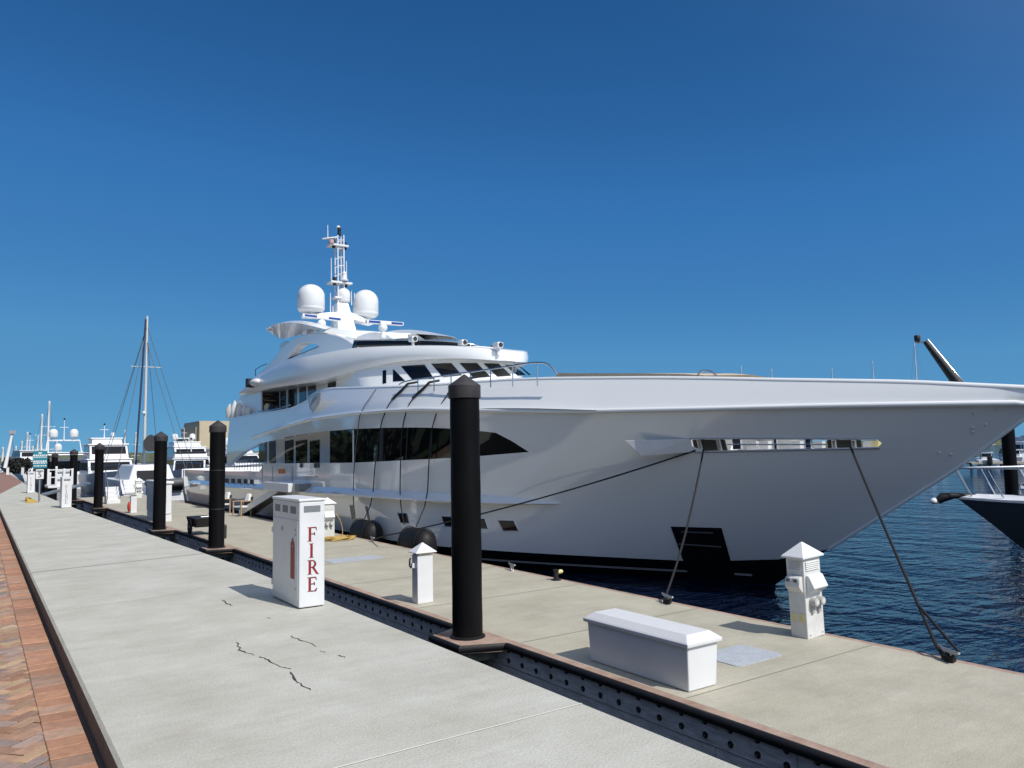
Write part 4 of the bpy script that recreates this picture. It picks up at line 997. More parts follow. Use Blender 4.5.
# --- large power pedestals
def pedestal(label, loc, detail=True):
    r_ = thing('power_pedestal', label, 'power pedestal', (0, 0, 0), 'white shore power pedestals')
    w, d, h = .185, .125, 1.03
    x = MB(); x.frustum([(-w, -d, 0), (w, -d, 0), (w, d, 0), (-w, d, 0)], [(-w * .98, -d * 1.05, h), (w * .98, -d * 1.05, h), (w * .98, d * 1.05, h), (-w * .98, d * 1.05, h)]); x.build('post_body', M_DIRTY, r_, bev=.01)
    x = MB(); e = .045; rl_ = [(-w - e, -d - e, h + .0), (w + e, -d - e, h), (w + e, d + e, h), (-w - e, d + e, h)]
    x.frustum(rl_, [(a, b_, c + .022) for a, b_, c in rl_]); x.frustum([(a, b_, c + .022) for a, b_, c in rl_], [(-.012, -.01, h + .19), (.012, -.01, h + .19), (.012, .01, h + .19), (-.012, .01, h + .19)]); x.build('pyramid_roof', M_WHITE, r_, bev=.006)
    for k in range(5):
        z = h - .045 - k * .024
        x = MB(); x.frustum([(-w * .75, -d * 1.05 - .001, z - .014), (w * .75, -d * 1.05 - .001, z - .014), (w * .75, -d * 1.05 - .001, z), (-w * .75, -d * 1.05 - .001, z)], [(-w * .75, -d * 1.05 - .014, z - .016), (w * .75, -d * 1.05 - .014, z - .016), (w * .75, -d * 1.05 - .004, z), (-w * .75, -d * 1.05 - .004, z)]); x.build('front_louvre', M_DIRTY, r_)
        x = MB(); x.box(-w - .008, -w + .006, -d * .7, d * .7, z - .012, z); x.build('side_louvre', M_DIRTY, r_)
    # breaker hood, sloped
    def hood(sy):
        q = [(sy * (d + .006), h - .21), (sy * (d + .055), h - .22), (sy * (d + .13), h - .37), (sy * (d + .10), h - .40), (sy * (d + .02), h - .46), (sy * (d + .0), h - .46)]
        x = MB(); x.prism([(-w * .82, a, b_) for a, b_ in q], (w * 1.64, 0, 0)); return x.build('breaker_hood', M_WHITE, r_, bev=.012)
    ho = hood(-1); 
    q = [(-.125 - .0, h - .21), (-.24 - .0, h - .34), (-.235, h - .40), (-.19, h - .44)]
    x = MB(); x.prism([(-w - .004, -.11, h - .22), (-w - .07, -.11, h - .25), (-w - .085, -.11, h - .36), (-w - .03, -.11, h - .42), (-w - .004, -.11, h - .44)], (0, .22, 0)); mh = x.build('meter_hood', M_DIRTY, r_, bev=.01)
    for sy in (-.055, .055):
        x = MB(); x.box(-w - .088, -w - .07, sy - .038, sy + .038, h - .30, h - .245); m_o = x.build('meter_window', mat('meter_glass', (.30, .33, .34), .15), mh, bev=.004)
        x = MB(); x.box(-w - .0895, -w - .08, sy - .02, sy + .02, h - .285, h - .268); x.build('meter_dial', M_BLACK, m_o)
    x = MB(); 
    for a, c in (((-.032, 0), (0, .055)), ((0, .055), (.032, 0)), ((.032, 0), (-.032, 0))):
        pa = lambda p: (p[0], -d - .094 - .0 + (p[1]) * .5, h - .305 + p[1])
        x.tube([pa(a), pa(c)], .0035, 5)
    x.build('warning_triangle', M_GREYLET, ho)
    for sx in (-.06, .075):
        x = MB(); x.lathe((sx, -d - .09, h - .56), [(.045, .10), (.055, .09), (.055, .02), (.05, 0), (.03, -.004)], 18, 'y'); so_ = x.build('power_socket', mat('socket_grey', (.42, .42, .40), .5), r_, smooth=40)
        x = MB(); x.lathe((sx, -d - .095, h - .56), [(.03, 0), (.03, .006)], 14, 'y'); x.build('socket_cap', M_DIRTY, so_)
        x = MB(); x.box(sx - .03, sx + .03, -d - .035, -d + .006, h - .71, h - .60); x.build('socket_plug', mat('plug_grey', (.38, .38, .37), .5), so_, bev=.012)
    for sy in (-.055, .055):
        x = MB(); x.box(-w - .006, -w + .004, sy - .034, sy + .034, .21, .32); x.build('yellow_label', M_YELLOW, r_)
    for a, b_ in ((-w * .7, -d), (w * .7, -d)):
        x = MB(); x.lathe((a, b_ - .01, .05), [(.008, 0), (.008, .012)], 8, 'y'); x.build('screw', M_STEEL, r_)
    r_.location = loc; return r_
pp = pedestal('nearest white power pedestal with pyramid roof and sockets, by the yacht bow', (9.055, 6.33, ZD)); pp.rotation_euler = (0, R(-2.2), 0)
p2_ = dup(pp, (8.45, 21.8, ZD), 'white power pedestal with coiled yellow cable behind the nearest FIRE cabinet'); p2_.rotation_euler = (0, 0, 0)
p3_ = dup(pp, (8.2, 52.4, ZD), 'small distant white power pedestal at the far end of the dock'); p3_.rotation_euler = (0, 0, 0)
# coiled cable
x = MB(); P = [(8.6 + .05, 21.62, ZD + .75)]
P += [(8.78, 21.6, ZD + .55), (8.86, 21.6, ZD + .25), (8.8, 21.55, ZD + .04)]
for k in range(90):
    a = k * .35; rr = .26 + .10 * math.sin(k * 1.7) * .5 + .004 * k * .2
    P.append((8.62 + rr * 1.5 * math.cos(a), 21.35 + rr * .8 * math.sin(a), ZD + .025 + .018 * (k // 18) + .006 * math.sin(k)))
P += [(9.1, 21.9, ZD + .03), (9.3, 22.3, ZD + .03)]
x.tube(smoothcurve(P, 240, 1), .012, 6); tag(x.build('power_cable', M_YHOSE, smooth=60), 'yellow power cable coiled on the dock beside the pedestal', 'cable')

# --- small light bollards
def bollard(label, x0, x1, y0, y1, h, ht, red=False):
    cx_, cy_ = (x0 + x1) / 2, (y0 + y1) / 2; w, d = (x1 - x0) / 2, (y1 - y0) / 2
    r_ = thing('dock_bollard', label, 'dock light', (0, 0, 0), 'small white dock light posts')
    x = MB(); x.box(-w, w, -d, d, .002, h); x.build('post', M_WPAINT, r_, bev=.008)
    x = MB(); x.box(-w * .86, w * .86, -d * .86, d * .86, h, h + .035); x.build('lens', M_YELLOW, r_)
    e = .05; rl_ = [(-w - e, -d - e, h + .035), (w + e, -d - e, h + .035), (w + e, d + e, h + .035), (-w - e, d + e, h + .035)]
    x = MB(); x.frustum(rl_, [(a, b_, c + .012) for a, b_, c in rl_]); x.frustum([(a, b_, c + .012) for a, b_, c in rl_], [(-.008, -.008, ht), (.008, -.008, ht), (.008, .008, ht), (-.008, .008, ht)]); x.build('cap', M_WHITE, r_, bev=.004)
    r_.location = (cx_, cy_, ZD); WL[r_] = np.zeros(3); return r_
b1 = bollard('small white dock light post with pyramid cap between the nearest pile and the FIRE cabinet', 6.03, 6.32, 11.53, 11.73, .79, .985)
x = MB(); x.box(-.20, -.145, -.02, .04, .58, .66); x.build('hose_bracket', M_WPAINT, b1, bev=.006)
x = MB(); x.tube([(-.17, .03, .60), (-.20, .03, .585), (-.225, .03, .62), (-.22, .03, .72), (-.20, .03, .74)], .014, 7); x.build('hook', M_BLACK, b1, smooth=50)
b2 = bollard('small white dock light post with a red hose reel on its side', 5.72, 5.97, 38.5, 38.75, .76, .82)
x = MB(); x.ball((-.19, -.06, .28), .15, 12, 8, (.45, .75, 1.5)); x.build('red_hose', mat('hose_red', (.50, .04, .03), .5), b2, smooth=60)

# --- tall white locker behind the third pile
lk_ = thing('storage_locker', 'tall white storage locker standing behind a black pile on the dock', 'locker', (6.0, 33.6, ZD))
x = MB(); x.box(5.86, 6.20, 32.05, 35.3, ZD + .004, ZD + .30); x.build('locker_base', M_WHITE, lk_, bev=.02)
x = MB(); x.box(5.84, 6.18, 32.02, 35.32, ZD + .30, ZD + 1.45); x.build('locker_body', M_WHITE, lk_, bev=.02)
x = MB(); x.box(5.80, 6.24, 31.97, 35.38, ZD + 1.45, ZD + 1.54); x.build('locker_lid', M_WHITE, lk_, bev=.02)
# --- boarding steps
st = thing('boarding_steps', 'white moulded boarding steps on the far dock with a handrail', 'steps', (6.2, 47.3, ZD))
x = MB()
for k in range(4): x.box(5.80 + .0, 6.45, 46.9 + k * .26, 48.0, ZD + .004 + k * .22, ZD + .004 + (k + 1) * .22)
x.build('step_block', M_WHITE, st, bev=.01)
for xx in (5.82, 6.43):
    x = MB(); x.tube([(xx, 46.95, ZD + .2), (xx, 46.95, ZD + 1.0), (xx, 47.9, ZD + 1.8), (xx, 47.9, ZD + .9)], .02, 6); x.build('handrail', M_CHROME, st, smooth=50)

# --- cleats, bitt, ropes
def cleat(label, loc, rz, wrapped=False):
    r_ = thing('dock_cleat', label, 'cleat', (0, 0, 0), 'mooring cleats on the dock edge')
    x = MB(); x.tube([(-.19, 0, .135), (-.12, 0, .118), (0, 0, .115), (.12, 0, .118), (.19, 0, .135)], [.014, .022, .026, .022, .014], 10); x.build('horn', M_STEEL, r_, smooth=60)
    for sx in (-.05, .05):
        x = MB(); x.lathe((sx, 0, 0), [(.035, 0), (.022, .02), (.018, .06), (.022, .11)], 10); x.build('foot', M_STEEL, r_, smooth=50)
    r_.location = loc; r_.rotation_euler = (0, 0, rz); WL[r_] = np.zeros(3); return r_
c1 = cleat('bare galvanised cleat on the dock edge below the yacht portholes', (9.24, 13.45, ZD), R(75))
c2 = cleat('galvanised cleat with black rope at the near right dock edge', (9.22, 4.62, ZD), R(60))
c3 = cleat('galvanised cleat with black mooring rope below the anchor plate', (9.18, 8.97, ZD), R(70))
c4 = cleat('galvanised cleat on the dock edge by the left round fender', (9.20, 20.3, ZD), R(80))
bt = thing('mooring_bitt', 'short rusty bitt with a pale cap on the dock edge', 'bitt', (9.2, 11.9, ZD))
x = MB(); x.lathe((9.2, 11.9, ZD), [(.10, .002), (.10, .012), (.05, .02), (.045, .17), (.06, .18), (.06, .20)], 14); x.build('bitt_post', M_BLACK, bt, smooth=40)
x = MB(); x.lathe((9.26, 11.9, ZD + .15), [(.035, -.02), (.04, .0), (.04, .07), (.03, .09)], 12, 'x'); x.build('bitt_cap', M_YELLOW, bt, smooth=40)
def wraps(name, c, rz, label, m=M_ROPE, n=4):
    x = MB(); P = []
    for k in range(n * 16):
        a = k / 16 * 2 * math.pi; u = .085 * math.cos(a); v = .04 * math.sin(a) * (1 + .15 * math.sin(k)); z = .022 + .05 * (k / (n * 16)) + .008 * math.sin(a * 2)
        P.append((c[0] + u * math.cos(rz) - v * math.sin(rz), c[1] + u * math.sin(rz) + v * math.cos(rz), c[2] + z))
    return P
def rope(name, pts, r, label, m=M_ROPE, sag=0., cat='rope', n=40, extra=(), group=None):
    P = []
    pts = [np.array(p, float) for p in pts]
    for i, (a, b_) in enumerate(zip(pts, pts[1:])):
        for k in range(n):
            u = k / n; p = a * (1 - u) + b_ * u
            if i == 0: p = p - np.array([0, 0, 4 * sag * u * (1 - u)])
            P.append(p)
    P.append(pts[-1]); P = [tuple(p) for p in P] + list(extra)
    x = MB(); x.tube(P, r, 8); return tag(x.build(name, m, smooth=70), label, cat, group)
f1 = sol(704, 450); f1[0] -= .02
f2 = sol(851, 446.5); f2[0] -= .02
rope('mooring_rope', [f1, (9.20, 9.03, ZD + .10)], .020, 'black mooring rope hanging in front of the anchor plate', sag=.22, extra=wraps('r', (9.18, 8.97, ZD), R(70), ''))
rope('mooring_rope', [f2, (9.27, 4.78, ZD + .14)], .021, 'black mooring rope from the forward fairlead to the near right cleat', sag=.03, extra=wraps('r', (9.22, 4.62, ZD), R(60), ''))
rope('mooring_rope', [f2 * .13 + np.array((9.27, 4.78, ZD + .14)) * .87, (9.21, 4.50, ZD + .13)], .017, 'second strand of black rope splaying at the near right cleat', sag=.0)
f3 = sol(696, 450.5); f3[0] -= .02
rope('spring_line', [f3, (8.9, 18.9, ZD + .30), (9.20, 20.2, ZD + .08)], .018, 'long black spring line slanting down left behind the nearest pile', sag=.12)

# --- fenders with their lines
def fender(cx_, cy_, r, label):
    r_ = thing('round_fender', label, 'fender', (cx_, cy_, ZD), 'large black round fenders between yacht and dock')
    x = MB(); prof = [(.05, -.62), (.30, -.60), (.46, -.52), (.53, -.40), (.55, -.2), (.55, .2), (.53, .40), (.46, .52), (.30, .60), (.05, .62)]
    x.lathe((0, 0, 0), prof, 24, 'y'); x.V = [(cx_ + v[0] * .62, cy_ + v[1] * 1.15, ZD + .02 + v[2] * r / .55) for v in x.V]
    x.build('fender_body', M_RUBBER, r_, smooth=40)
    for sy in (-.5, .5):
        x = MB(); P = [(cx_ + .345 * math.cos(a) * 1.0, cy_ + sy * .9, ZD + .02 + (r + .01) * math.sin(a)) for a in np.linspace(0, 2 * math.pi, 24)[:-1]]
        x.tube(P, .012, 6, closed=True); x.build('strap', M_ROPE, r_, smooth=60)
    return r_
fa, fb_ = onz(366, 548, ZD), onz(416, 556, ZD)
FX = 9.72
FY1, FY2 = onx(366, 535, FX)[1], onx(417, 545, FX)[1]
fender(FX, FY1, .46, 'black round fender left of the other, beneath the vertical portholes')
fender(FX, FY2, .46, 'black round fender right of the other, just left of the nearest pile')
def hang(pxs, bottom, label, thick):
    P = [sol(*p) + np.array([(lean(sol(*p)[1], sol(*p)[2])) - .10, 0, 0]) for p in pxs] + [np.array(bottom)]
    x = MB(); 
    r_ = thing('fender_line', label, 'rope', tuple(P[0]), 'thin fender lines hanging down the yacht side')
    Q = smoothcurve(P, 40, 1); x.tube(Q, .016, 6); x.build('line', M_GROPE if not thick else M_ROPE, r_, smooth=70)
    if thick:
        a = sol(*pxs[0]); a = a + np.array([lean(a[1], a[2]) - .06, 0, 0]); b_ = sol(*pxs[1]); b_ = b_ + np.array([lean(b_[1], b_[2]) - .06, 0, 0])
        top_ = a + np.array([.28, -.15, .10]); x = MB(); x.tube([top_, a + np.array([.02, 0, .05]), a * .6 + b_ * .4, b_], .034, 8); x.build('chafe_sleeve', M_BLACK, r_, smooth=60)
hang(((367, 389), (363, 412), (361, 428), (357, 464), (356, 500)), (FX - .2, FY1 + .35, ZD + .55), 'leftmost thin fender line, grey, over the left fender', False)
hang(((394, 385), (387.5, 399.5), (383, 425), (378, 464), (375.5, 500)), (FX - .2, FY1 - .35, ZD + .55), 'fender line with black sleeve, left of three sleeved lines', True)
hang(((414.5, 383.5), (407.5, 398), (405, 425), (403.5, 464), (403, 500)), (FX - .2, FY2 + .35, ZD + .55), 'fender line with black sleeve, middle of three sleeved lines', True)
hang(((447, 380), (439.5, 394), (435, 423), (432, 460), (430.5, 500)), (FX - .2, FY2 - .35, ZD + .55), 'fender line with black sleeve, right of three sleeved lines next to the pile', True)

# --- boarding gangway (folding passerelle) at the yacht side
gw = thing('gangway', 'white folding boarding gangway leading from the dock up to the yacht', 'gangway', tuple(onz(258, 515, ZD)))
ga, gb = onz(256, 514.5, ZD), None
GX = 9.85; g1 = onx(268, 488, GX)
ft = np.array(list(onz(250, 514.5, ZD)[:2]) + [ZD + .06]); ft[0] = min(ft[0], 9.3)
top_ = onx(283, 490, 9.75)
def gside(dx, dz0, dz1, th): 
    x = MB(); q = [ft + np.array([dx, 0, dz0]), top_ + np.array([dx, 0, dz0]), top_ + np.array([dx, 0, dz1]), ft + np.array([dx, 0, dz1])]; x.prism(q, (th, 0, 0)); return x
gside(-.25, -.10, .16, .04).build('side_panel', M_WHITE, gw); gside(.35, -.10, .16, .04).build('side_panel', M_WHITE, gw)
gside(-.21, -.06, .0, .56).build('tread_deck', M_STEEL, gw)
ya_, yb2 = onx(288, 487, 9.3)[1], onx(263.5, 487, 9.3)[1]; zq = onx(276, 487, 9.3)[2]
x = MB(); x.box(9.3, 10.1, ya_, yb2, zq - .16, zq + .16); x.build('top_platform', M_WHITE, gw, bev=.02)
x = MB(); x.box(9.55, 10.1, ya_ - .45, ya_ - .02, zq - .1, zq + .14); x.build('platform_bracket', M_GREYGL, gw, bev=.02)

# --- deck chairs
def chair(label, loc, rz):
    r_ = thing('deck_chair', label, 'chair', (0, 0, 0), 'wooden deck chairs on the dock by the yacht')
    for sx in (-.26, .26):
        for sy in (-.24, .24):
            x = MB(); x.box(sx - .02, sx + .02, sy - .02, sy + .02, 0, .62 if sy < 0 else .60); x.build('leg', M_TEAK, r_)
        x = MB(); x.box(sx - .03, sx + .03, -.28, .28, .60, .63); x.build('armrest', M_TEAK, r_, bev=.006)
    x = MB(); x.box(-.25, .25, -.25, .25, .36, .42); x.build('seat', M_CLOTH, r_, bev=.015)
    x = MB(); x.frustum([(-.25, .22, .40), (.25, .22, .40), (.25, .26, .40), (-.25, .26, .40)], [(-.25, .32, .78), (.25, .32, .78), (.25, .36, .78), (-.25, .36, .78)]); x.build('backrest', M_CANVAS, r_, bev=.01)
    x = MB(); x.frustum([(-.16, .19, .60), (.16, .19, .60), (.16, .39, .60), (-.16, .39, .60)], [(-.10, .27, .90), (.10, .27, .90), (.10, .38, .90), (-.10, .38, .90)]); x.build('towel', M_CLOTH, r_, bev=.03)
    r_.location = loc; r_.rotation_euler = (0, 0, rz); WL[r_] = np.zeros(3); return r_
ch1 = chair('wooden deck chair with white towel, left of the pair beside the pile', (8.75, 34.9, ZD), R(-70))
dup(ch1, (9.0, 32.6, ZD), 'wooden deck chair with white towel, right of the pair beside the gangway')
# --- dock cart
cq = onz(201, 534.5, ZD); kx, ky = cq[0], cq[1]
ct = thing('dock_cart', 'black two-wheeled dock cart partly hidden behind the pile', 'cart', (kx, ky, ZD))
x = MB(); x.frustum([(kx - .25, ky - .3, ZD + .25), (kx + .3, ky - .3, ZD + .25), (kx + .3, ky + .6, ZD + .25), (kx - .25, ky + .6, ZD + .25)], [(kx - .3, ky - .4, ZD + .55), (kx + .38, ky - .4, ZD + .55), (kx + .38, ky + .8, ZD + .55), (kx - .3, ky + .8, ZD + .55)]); x.build('tub', M_BLACK, ct, bev=.03)
for xx in (kx - .34, kx + .34):
    x = MB(); x.lathe((xx, ky + .1, ZD + .26), [(.14, -.01), (.24, -.005), (.255, .02), (.24, .05), (.14, .055)], 18, 'x'); wh = x.build('wheel', M_RUBBER, ct, smooth=40)
    x = MB(); x.lathe((xx, ky + .1, ZD + .26), [(.05, -.02), (.05, .065)], 10, 'x'); x.build('hub', M_STEEL, wh)
x = MB(); x.tube([(kx - .2, ky - .35, ZD + .5), (kx - .2, ky - .9, ZD + .62), (kx + .25, ky - .9, ZD + .62), (kx + .25, ky - .35, ZD + .5)], .02, 6); x.build('handle', M_STEEL, ct, smooth=50)
cq = onz(221, 539, ZD); x = MB(); x.box(cq[0] - .16, cq[0] + .17, cq[1], cq[1] + .4, ZD + .004, ZD + .42); bb = x.build('utility_bin', mat('dark_green_bin', (.02, .025, .022), .6), bev=.03); tag(bb, 'dark square bin on the dock just right of the second pile', 'bin')

# --- teal sign
sg = thing('marina_sign', 'teal marina notice with a white numbered plate on a steel post', 'sign', (1.98, 34.87, 0))
x = MB(); x.tube([(1.98, 34.87, 0), (1.98, 34.87, 1.97)], .035, 10); x.build('post', M_STEEL, sg, smooth=50)
a, b_ = ony(33.4, 451, 34.8), ony(47, 468, 34.8)
x = MB(); x.box(a[0], b_[0], 34.80, 34.82, b_[2], a[2]); pn = x.build('teal_panel', M_TEAL, sg, bev=.004)
for yv, w_, hh in ((455.4, 10, .030), (457.2, 9, .018), (461.2, 9.4, .026), (463, 10, .026), (465.8, 9, .022)):
    c_ = ony(40.2, yv, 34.79); w2 = w_ / 2 * .047
    n_ = int(w_); k = 0; rnd = random.Random(int(yv))
    u = -w2
    while u < w2:
        l_ = rnd.uniform(.025, .07); x = MB() if k == 0 else x; x.box(c_[0] + u, c_[0] + min(u + l_, w2), 34.794, 34.80, c_[2] - hh, c_[2] + hh); u += l_ + .02; k += 1
    x.build('text_line', M_WHITE, pn)
c_ = ony(40.2, 453.0, 34.79); x = MB(); x.prism([(c_[0] - .05, 34.799, c_[2] - .03), (c_[0] + .05, 34.799, c_[2] - .03), (c_[0] + .05, 34.799, c_[2] + .04), (c_[0], 34.799, c_[2] + .01), (c_[0] - .05, 34.799, c_[2] + .04)], (0, -.005, 0)); x.build('emblem', M_WHITE, pn)
a, b_ = ony(36, 469.5, 34.8), ony(43.6, 478.8, 34.8)
x = MB(); x.box(a[0], b_[0], 34.80, 34.82, b_[2], a[2]); p2 = x.build('number_plate', M_WHITE, sg, bev=.004)
cm = (a + b_) / 2
text_mesh('number', '5', .30, M_BLACK, p2, Matrix.Translation((cm[0], 34.797, cm[2] - .03)) @ Matrix.Rotation(R(90), 4, 'X'))
x = MB(); x.box(cm[0] - .11, cm[0] + .11, 34.795, 34.80, a[2] - .08, a[2] - .045); x.build('text_line', M_BLACK, p2)
# yellow base beside the post
x = MB(); x.frustum([(1.55, 34.5, .004), (1.95, 34.5, .004), (1.95, 36.0, .004), (1.55, 36.0, .004)], [(1.62, 34.9, .04), (1.86, 34.9, .04), (1.74, 35.9, .14), (1.6, 35.9, .18)])
tag(x.build('wheel_stop', M_YPAINT, bev=.01), 'low yellow wedge on the promenade at the foot of the sign', 'wheel stop')

# --- promenade-to-dock access platform with white railings
rp = thing('access_ramp', 'white railed access platform and ramp down from the promenade', 'ramp', (3.2, 45, 0))
q = [onz(36, 492, 0), onz(48, 483, .25)]
rx0 = 2.75 + quay_dx(40) + .75
x = MB(); x.prism([(2.48, 40.5, -.02), (4.9, 46.0, .28), (4.9, 47.6, .28), (2.48, 42.0, -.02)], (0, 0, .08)); x.build('ramp_deck', M_STEEL, rp)
pa, pb = ony(48, 486, 46), ony(72, 486, 46)
x = MB(); x.box(pa[0], pb[0], 46, 48.5, pa[2] - .12, pa[2]); x.build('platform', M_WHITE, rp, bev=.02)
zt = ony(48, 469.5, 46)[2]; zb = pa[2]
for u in (0, .33, .66, 1):
    xx = pa[0] * (1 - u) + pb[0] * u; x = MB(); x.box(xx - .05, xx + .05, 46, 46.1, zb, zt + (.15 if u in (.33,) else .02)); x.build('rail_post', M_WHITE, rp, bev=.01)
for z_ in (zt, zt - .38):
    x = MB(); x.box(pa[0], pb[0], 46.02, 46.08, z_ - .05, z_); x.build('rail', M_WHITE, rp)
x = MB(); x.box(pa[0] + .4, pb[0] - .1, 46.2, 46.26, zb, zt - .06); x.build('rail_panel', M_WHITE, rp)
for xx in (pa[0] + .15, pb[0] - .2):
    x = MB(); x.lathe((xx, 47, 0), [(.12, ZW - .5), (.12, pa[2] - .12)], 10); x.build('support_leg', M_BLACK, rp, smooth=40)

# ================================================================== OTHER BOATS AND BACKGROUND
def lp_off(l, d):
    c = np.mean(np.array(l), 0); out = []
    for p in l:
        v = np.array(p) - c; out.append(tuple(np.array(p) + np.array([math.copysign(d, v[0]), math.copysign(d, v[1]), 0])))
    return out
def loft_hull(L, B, fb, sheer=.35, full=.55, stem=.12):
    x = MB(); n = 22
    lv = []
    for k, (zr, br, st) in enumerate(((-.4, .55, stem * 1.3), (.0, .82, stem), (.35, .92, stem * .6), (.7, .98, stem * .25), (1.0, 1.0, 0))):
        row = []
        for i in range(n + 1):
            u = i / n; y = L * (1 - st) * u; h = fb * (1 + sheer * u * u); z = zr * h if zr > 0 else zr
            t_ = max(0, (u - full) / (1 - full)); b = B / 2 * br * (1 - t_ ** 2.2) * (1 - .12 * (1 - u))
            row.append((-b, y, z))
        lv.append(row)
    lv.append([(0, p[1], p[2] + .02) for p in lv[-1]])
    x.skin(lv); a = [l[0] for l in lv[:-1]]
    m_ = x.v(a); k_ = x.v([(-p[0], p[1], p[2]) for p in a])
    for i in range(len(a) - 1): x.f((m_ + i, m_ + i + 1, k_ + i + 1, k_ + i))
    x.mirror(0); return x
def tier(parent, y0, y1, w, z0, z1, rf, ra, bands=(.35, .8), mt=None, taper=.06, name='deckhouse'):
    lo = [(-w / 2, y0, z0), (w / 2, y0, z0), (w / 2, y1, z0), (-w / 2, y1, z0)]
    hi = [(-w / 2 + taper, y0 + ra, z1), (w / 2 - taper, y0 + ra, z1), (w / 2 - taper, y1 - rf, z1), (-w / 2 + taper, y1 - rf, z1)]
    x = MB(); x.frustum(lo, hi); t_ = x.build(name, mt or M_WHITE, parent, bev=.05)
    if bands:
        f = lambda u: [tuple(np.array(a) * (1 - u) + np.array(b_) * u) for a, b_ in zip(lo, hi)]
        A, B_ = lp_off(f(bands[0]), .02), lp_off(f(bands[1]), .02)
        for i in range(4):
            j = (i + 1) % 4; a, b_, c, d = map(np.array, (A[i], A[j], B_[j], B_[i]))
            q = [a * .94 + b_ * .06, a * .06 + b_ * .94, c * .94 + d * .06, c * .06 + d * .94]
            nrm = np.cross(q[1] - q[0], q[3] - q[0]); nrm /= np.linalg.norm(nrm)
            x = MB(); x.prism([p + nrm * .0 for p in q], nrm * .012); x.build('window', M_GLASS, t_)
    hi2 = lp_off(hi, .18); x = MB(); x.prism(hi2, (0, 0, .12)); x.build('roof', mt or M_WHITE, t_, bev=.04)
    return t_
def motor_yacht(name, label, loc, rz, L=16, B=4.6, fb=1.5, tiers=(), domes=(), mast=0, hullm=None, group=None, arch=None, scl=(1, 1, 1)):
    r_ = thing(name, label, 'motor yacht', (0, 0, 0), group)
    loft_hull(L, B, fb).build('hull', hullm or M_WHITE, r_, smooth=40, merge=True)
    for t_ in tiers: tier(r_, *t_)
    for (dx, dy, dz, rr) in domes:
        x = MB(); x.lathe((dx, dy, dz), [(rr * .6, -.02), (rr * .95, .05), (rr, .15), (rr, rr * 1.0)] + [(rr * math.cos(a), rr * 1.0 + rr * .95 * math.sin(a)) for a in np.linspace(.2, 1.5, 6)], 16); x.build('radar_dome', M_WHITE, r_, smooth=40)
        x = MB(); x.lathe((dx, dy, dz - .5), [(rr * .3, 0), (rr * .3, .52)], 8); x.build('dome_post', M_WHITE, r_)
    if arch:
        ay, aw, az, ah = arch
        x = MB(); x.tube([(-aw, ay - .5, az), (-aw * .9, ay, az + ah), (aw * .9, ay, az + ah), (aw, ay - .5, az)], .10, 8); x.build('radar_arch', M_WHITE, r_, smooth=40)
    if mast:
        my, mz, mh = mast
        x = MB(); x.tube([(0, my, mz), (0, my, mz + mh)], [.08, .03], 8); m_ = x.build('mast', M_WHITE, r_, smooth=50)
        x = MB(); x.box(-.5, .5, my - .03, my + .03, mz + mh * .6, mz + mh * .6 + .06); x.build('spreader', M_WHITE, m_)
        x = MB(); x.ball((0, my, mz + mh), .12, 8, 6); x.build('mast_light', M_BLACK, m_)
    x = MB(); P = [(-B * .42, L * .35, fb * 1.08), (-B * .45, L * .6, fb * 1.15), (-B * .32, L * .82, fb * 1.25), (0, L * .97, fb * 1.35)]
    P = P + [(-p[0], p[1], p[2]) for p in P[-2::-1]]
    x = MB(); x.tube([(p[0], p[1], p[2] + .65) for p in P], .025, 6); rl_ = x.build('bow_rail', M_CHROME, r_, smooth=50)
    for p in P: x = MB(); x.tube([(p[0], p[1], p[2] - .1), (p[0], p[1], p[2] + .65)], .018, 6); x.build('stanchion', M_CHROME, rl_)
    r_.location = loc; r_.rotation_euler = (0, 0, rz); r_.scale = scl; return r_
def bear(px, Y): return ony(px, 450, Y)[0]
motor_yacht('motor_yacht', 'white flybridge motor yacht with wide dark windscreens behind the fourth pile', (bear(99, 86), 86, ZW), R(180), 17, 5.4, 1.7,
            tiers=((2, 11.5, 4.9, 1.7, 3.4, 1.6, .3, (.35, .85)), (2.5, 9.5, 4.3, 3.5, 5.0, 1.1, .3, (.35, .9)), (3.5, 7.5, 3.4, 5.1, 5.7, .6, .2, None)), domes=((-.9, 5, 6.0, .25),), mast=(4.5, 5.8, 1.6), scl=(.74, .8, .84))
motor_yacht('motor_yacht', 'white flybridge motor yacht with two satellite domes, right of the teal sign', (bear(68, 88), 88, ZW), R(4), 18, 5.2, 1.7,
            tiers=((1.2, 11, 4.8, 1.7, 3.5, 1.8, .1, (.2, .9)), (.6, 9, 4.3, 4.0, 4.25, .5, .1, None)), domes=((-1.15, 3.4, 6.2, .52), (1.15, 3.4, 6.2, .52), (-.9, 1.2, 4.6, .42)), mast=(3.2, 5.8, 2.6), arch=(3.4, 2.0, 4.2, 1.6), scl=(.80, .8, .84))
motor_yacht('motor_yacht', 'stepped white motor yacht with dark window bands behind the sail catamaran', (bear(177, 118), 118, ZW), R(176), 26, 6.4, 2.0,
            tiers=((3, 20, 5.8, 2.0, 3.9, 2.0, .4, (.3, .8)), (4, 17, 5.2, 4.0, 5.7, 1.8, .5, (.3, .8)), (5, 13, 4.4, 5.8, 6.6, 1.0, .4, None)), domes=((-1.5, 8, 7.2, .55), (1.5, 8, 7.2, .55)), mast=(8.5, 6.6, 2.9), arch=(8, 1.2, 6.6, .8), scl=(.74, .8, .74))
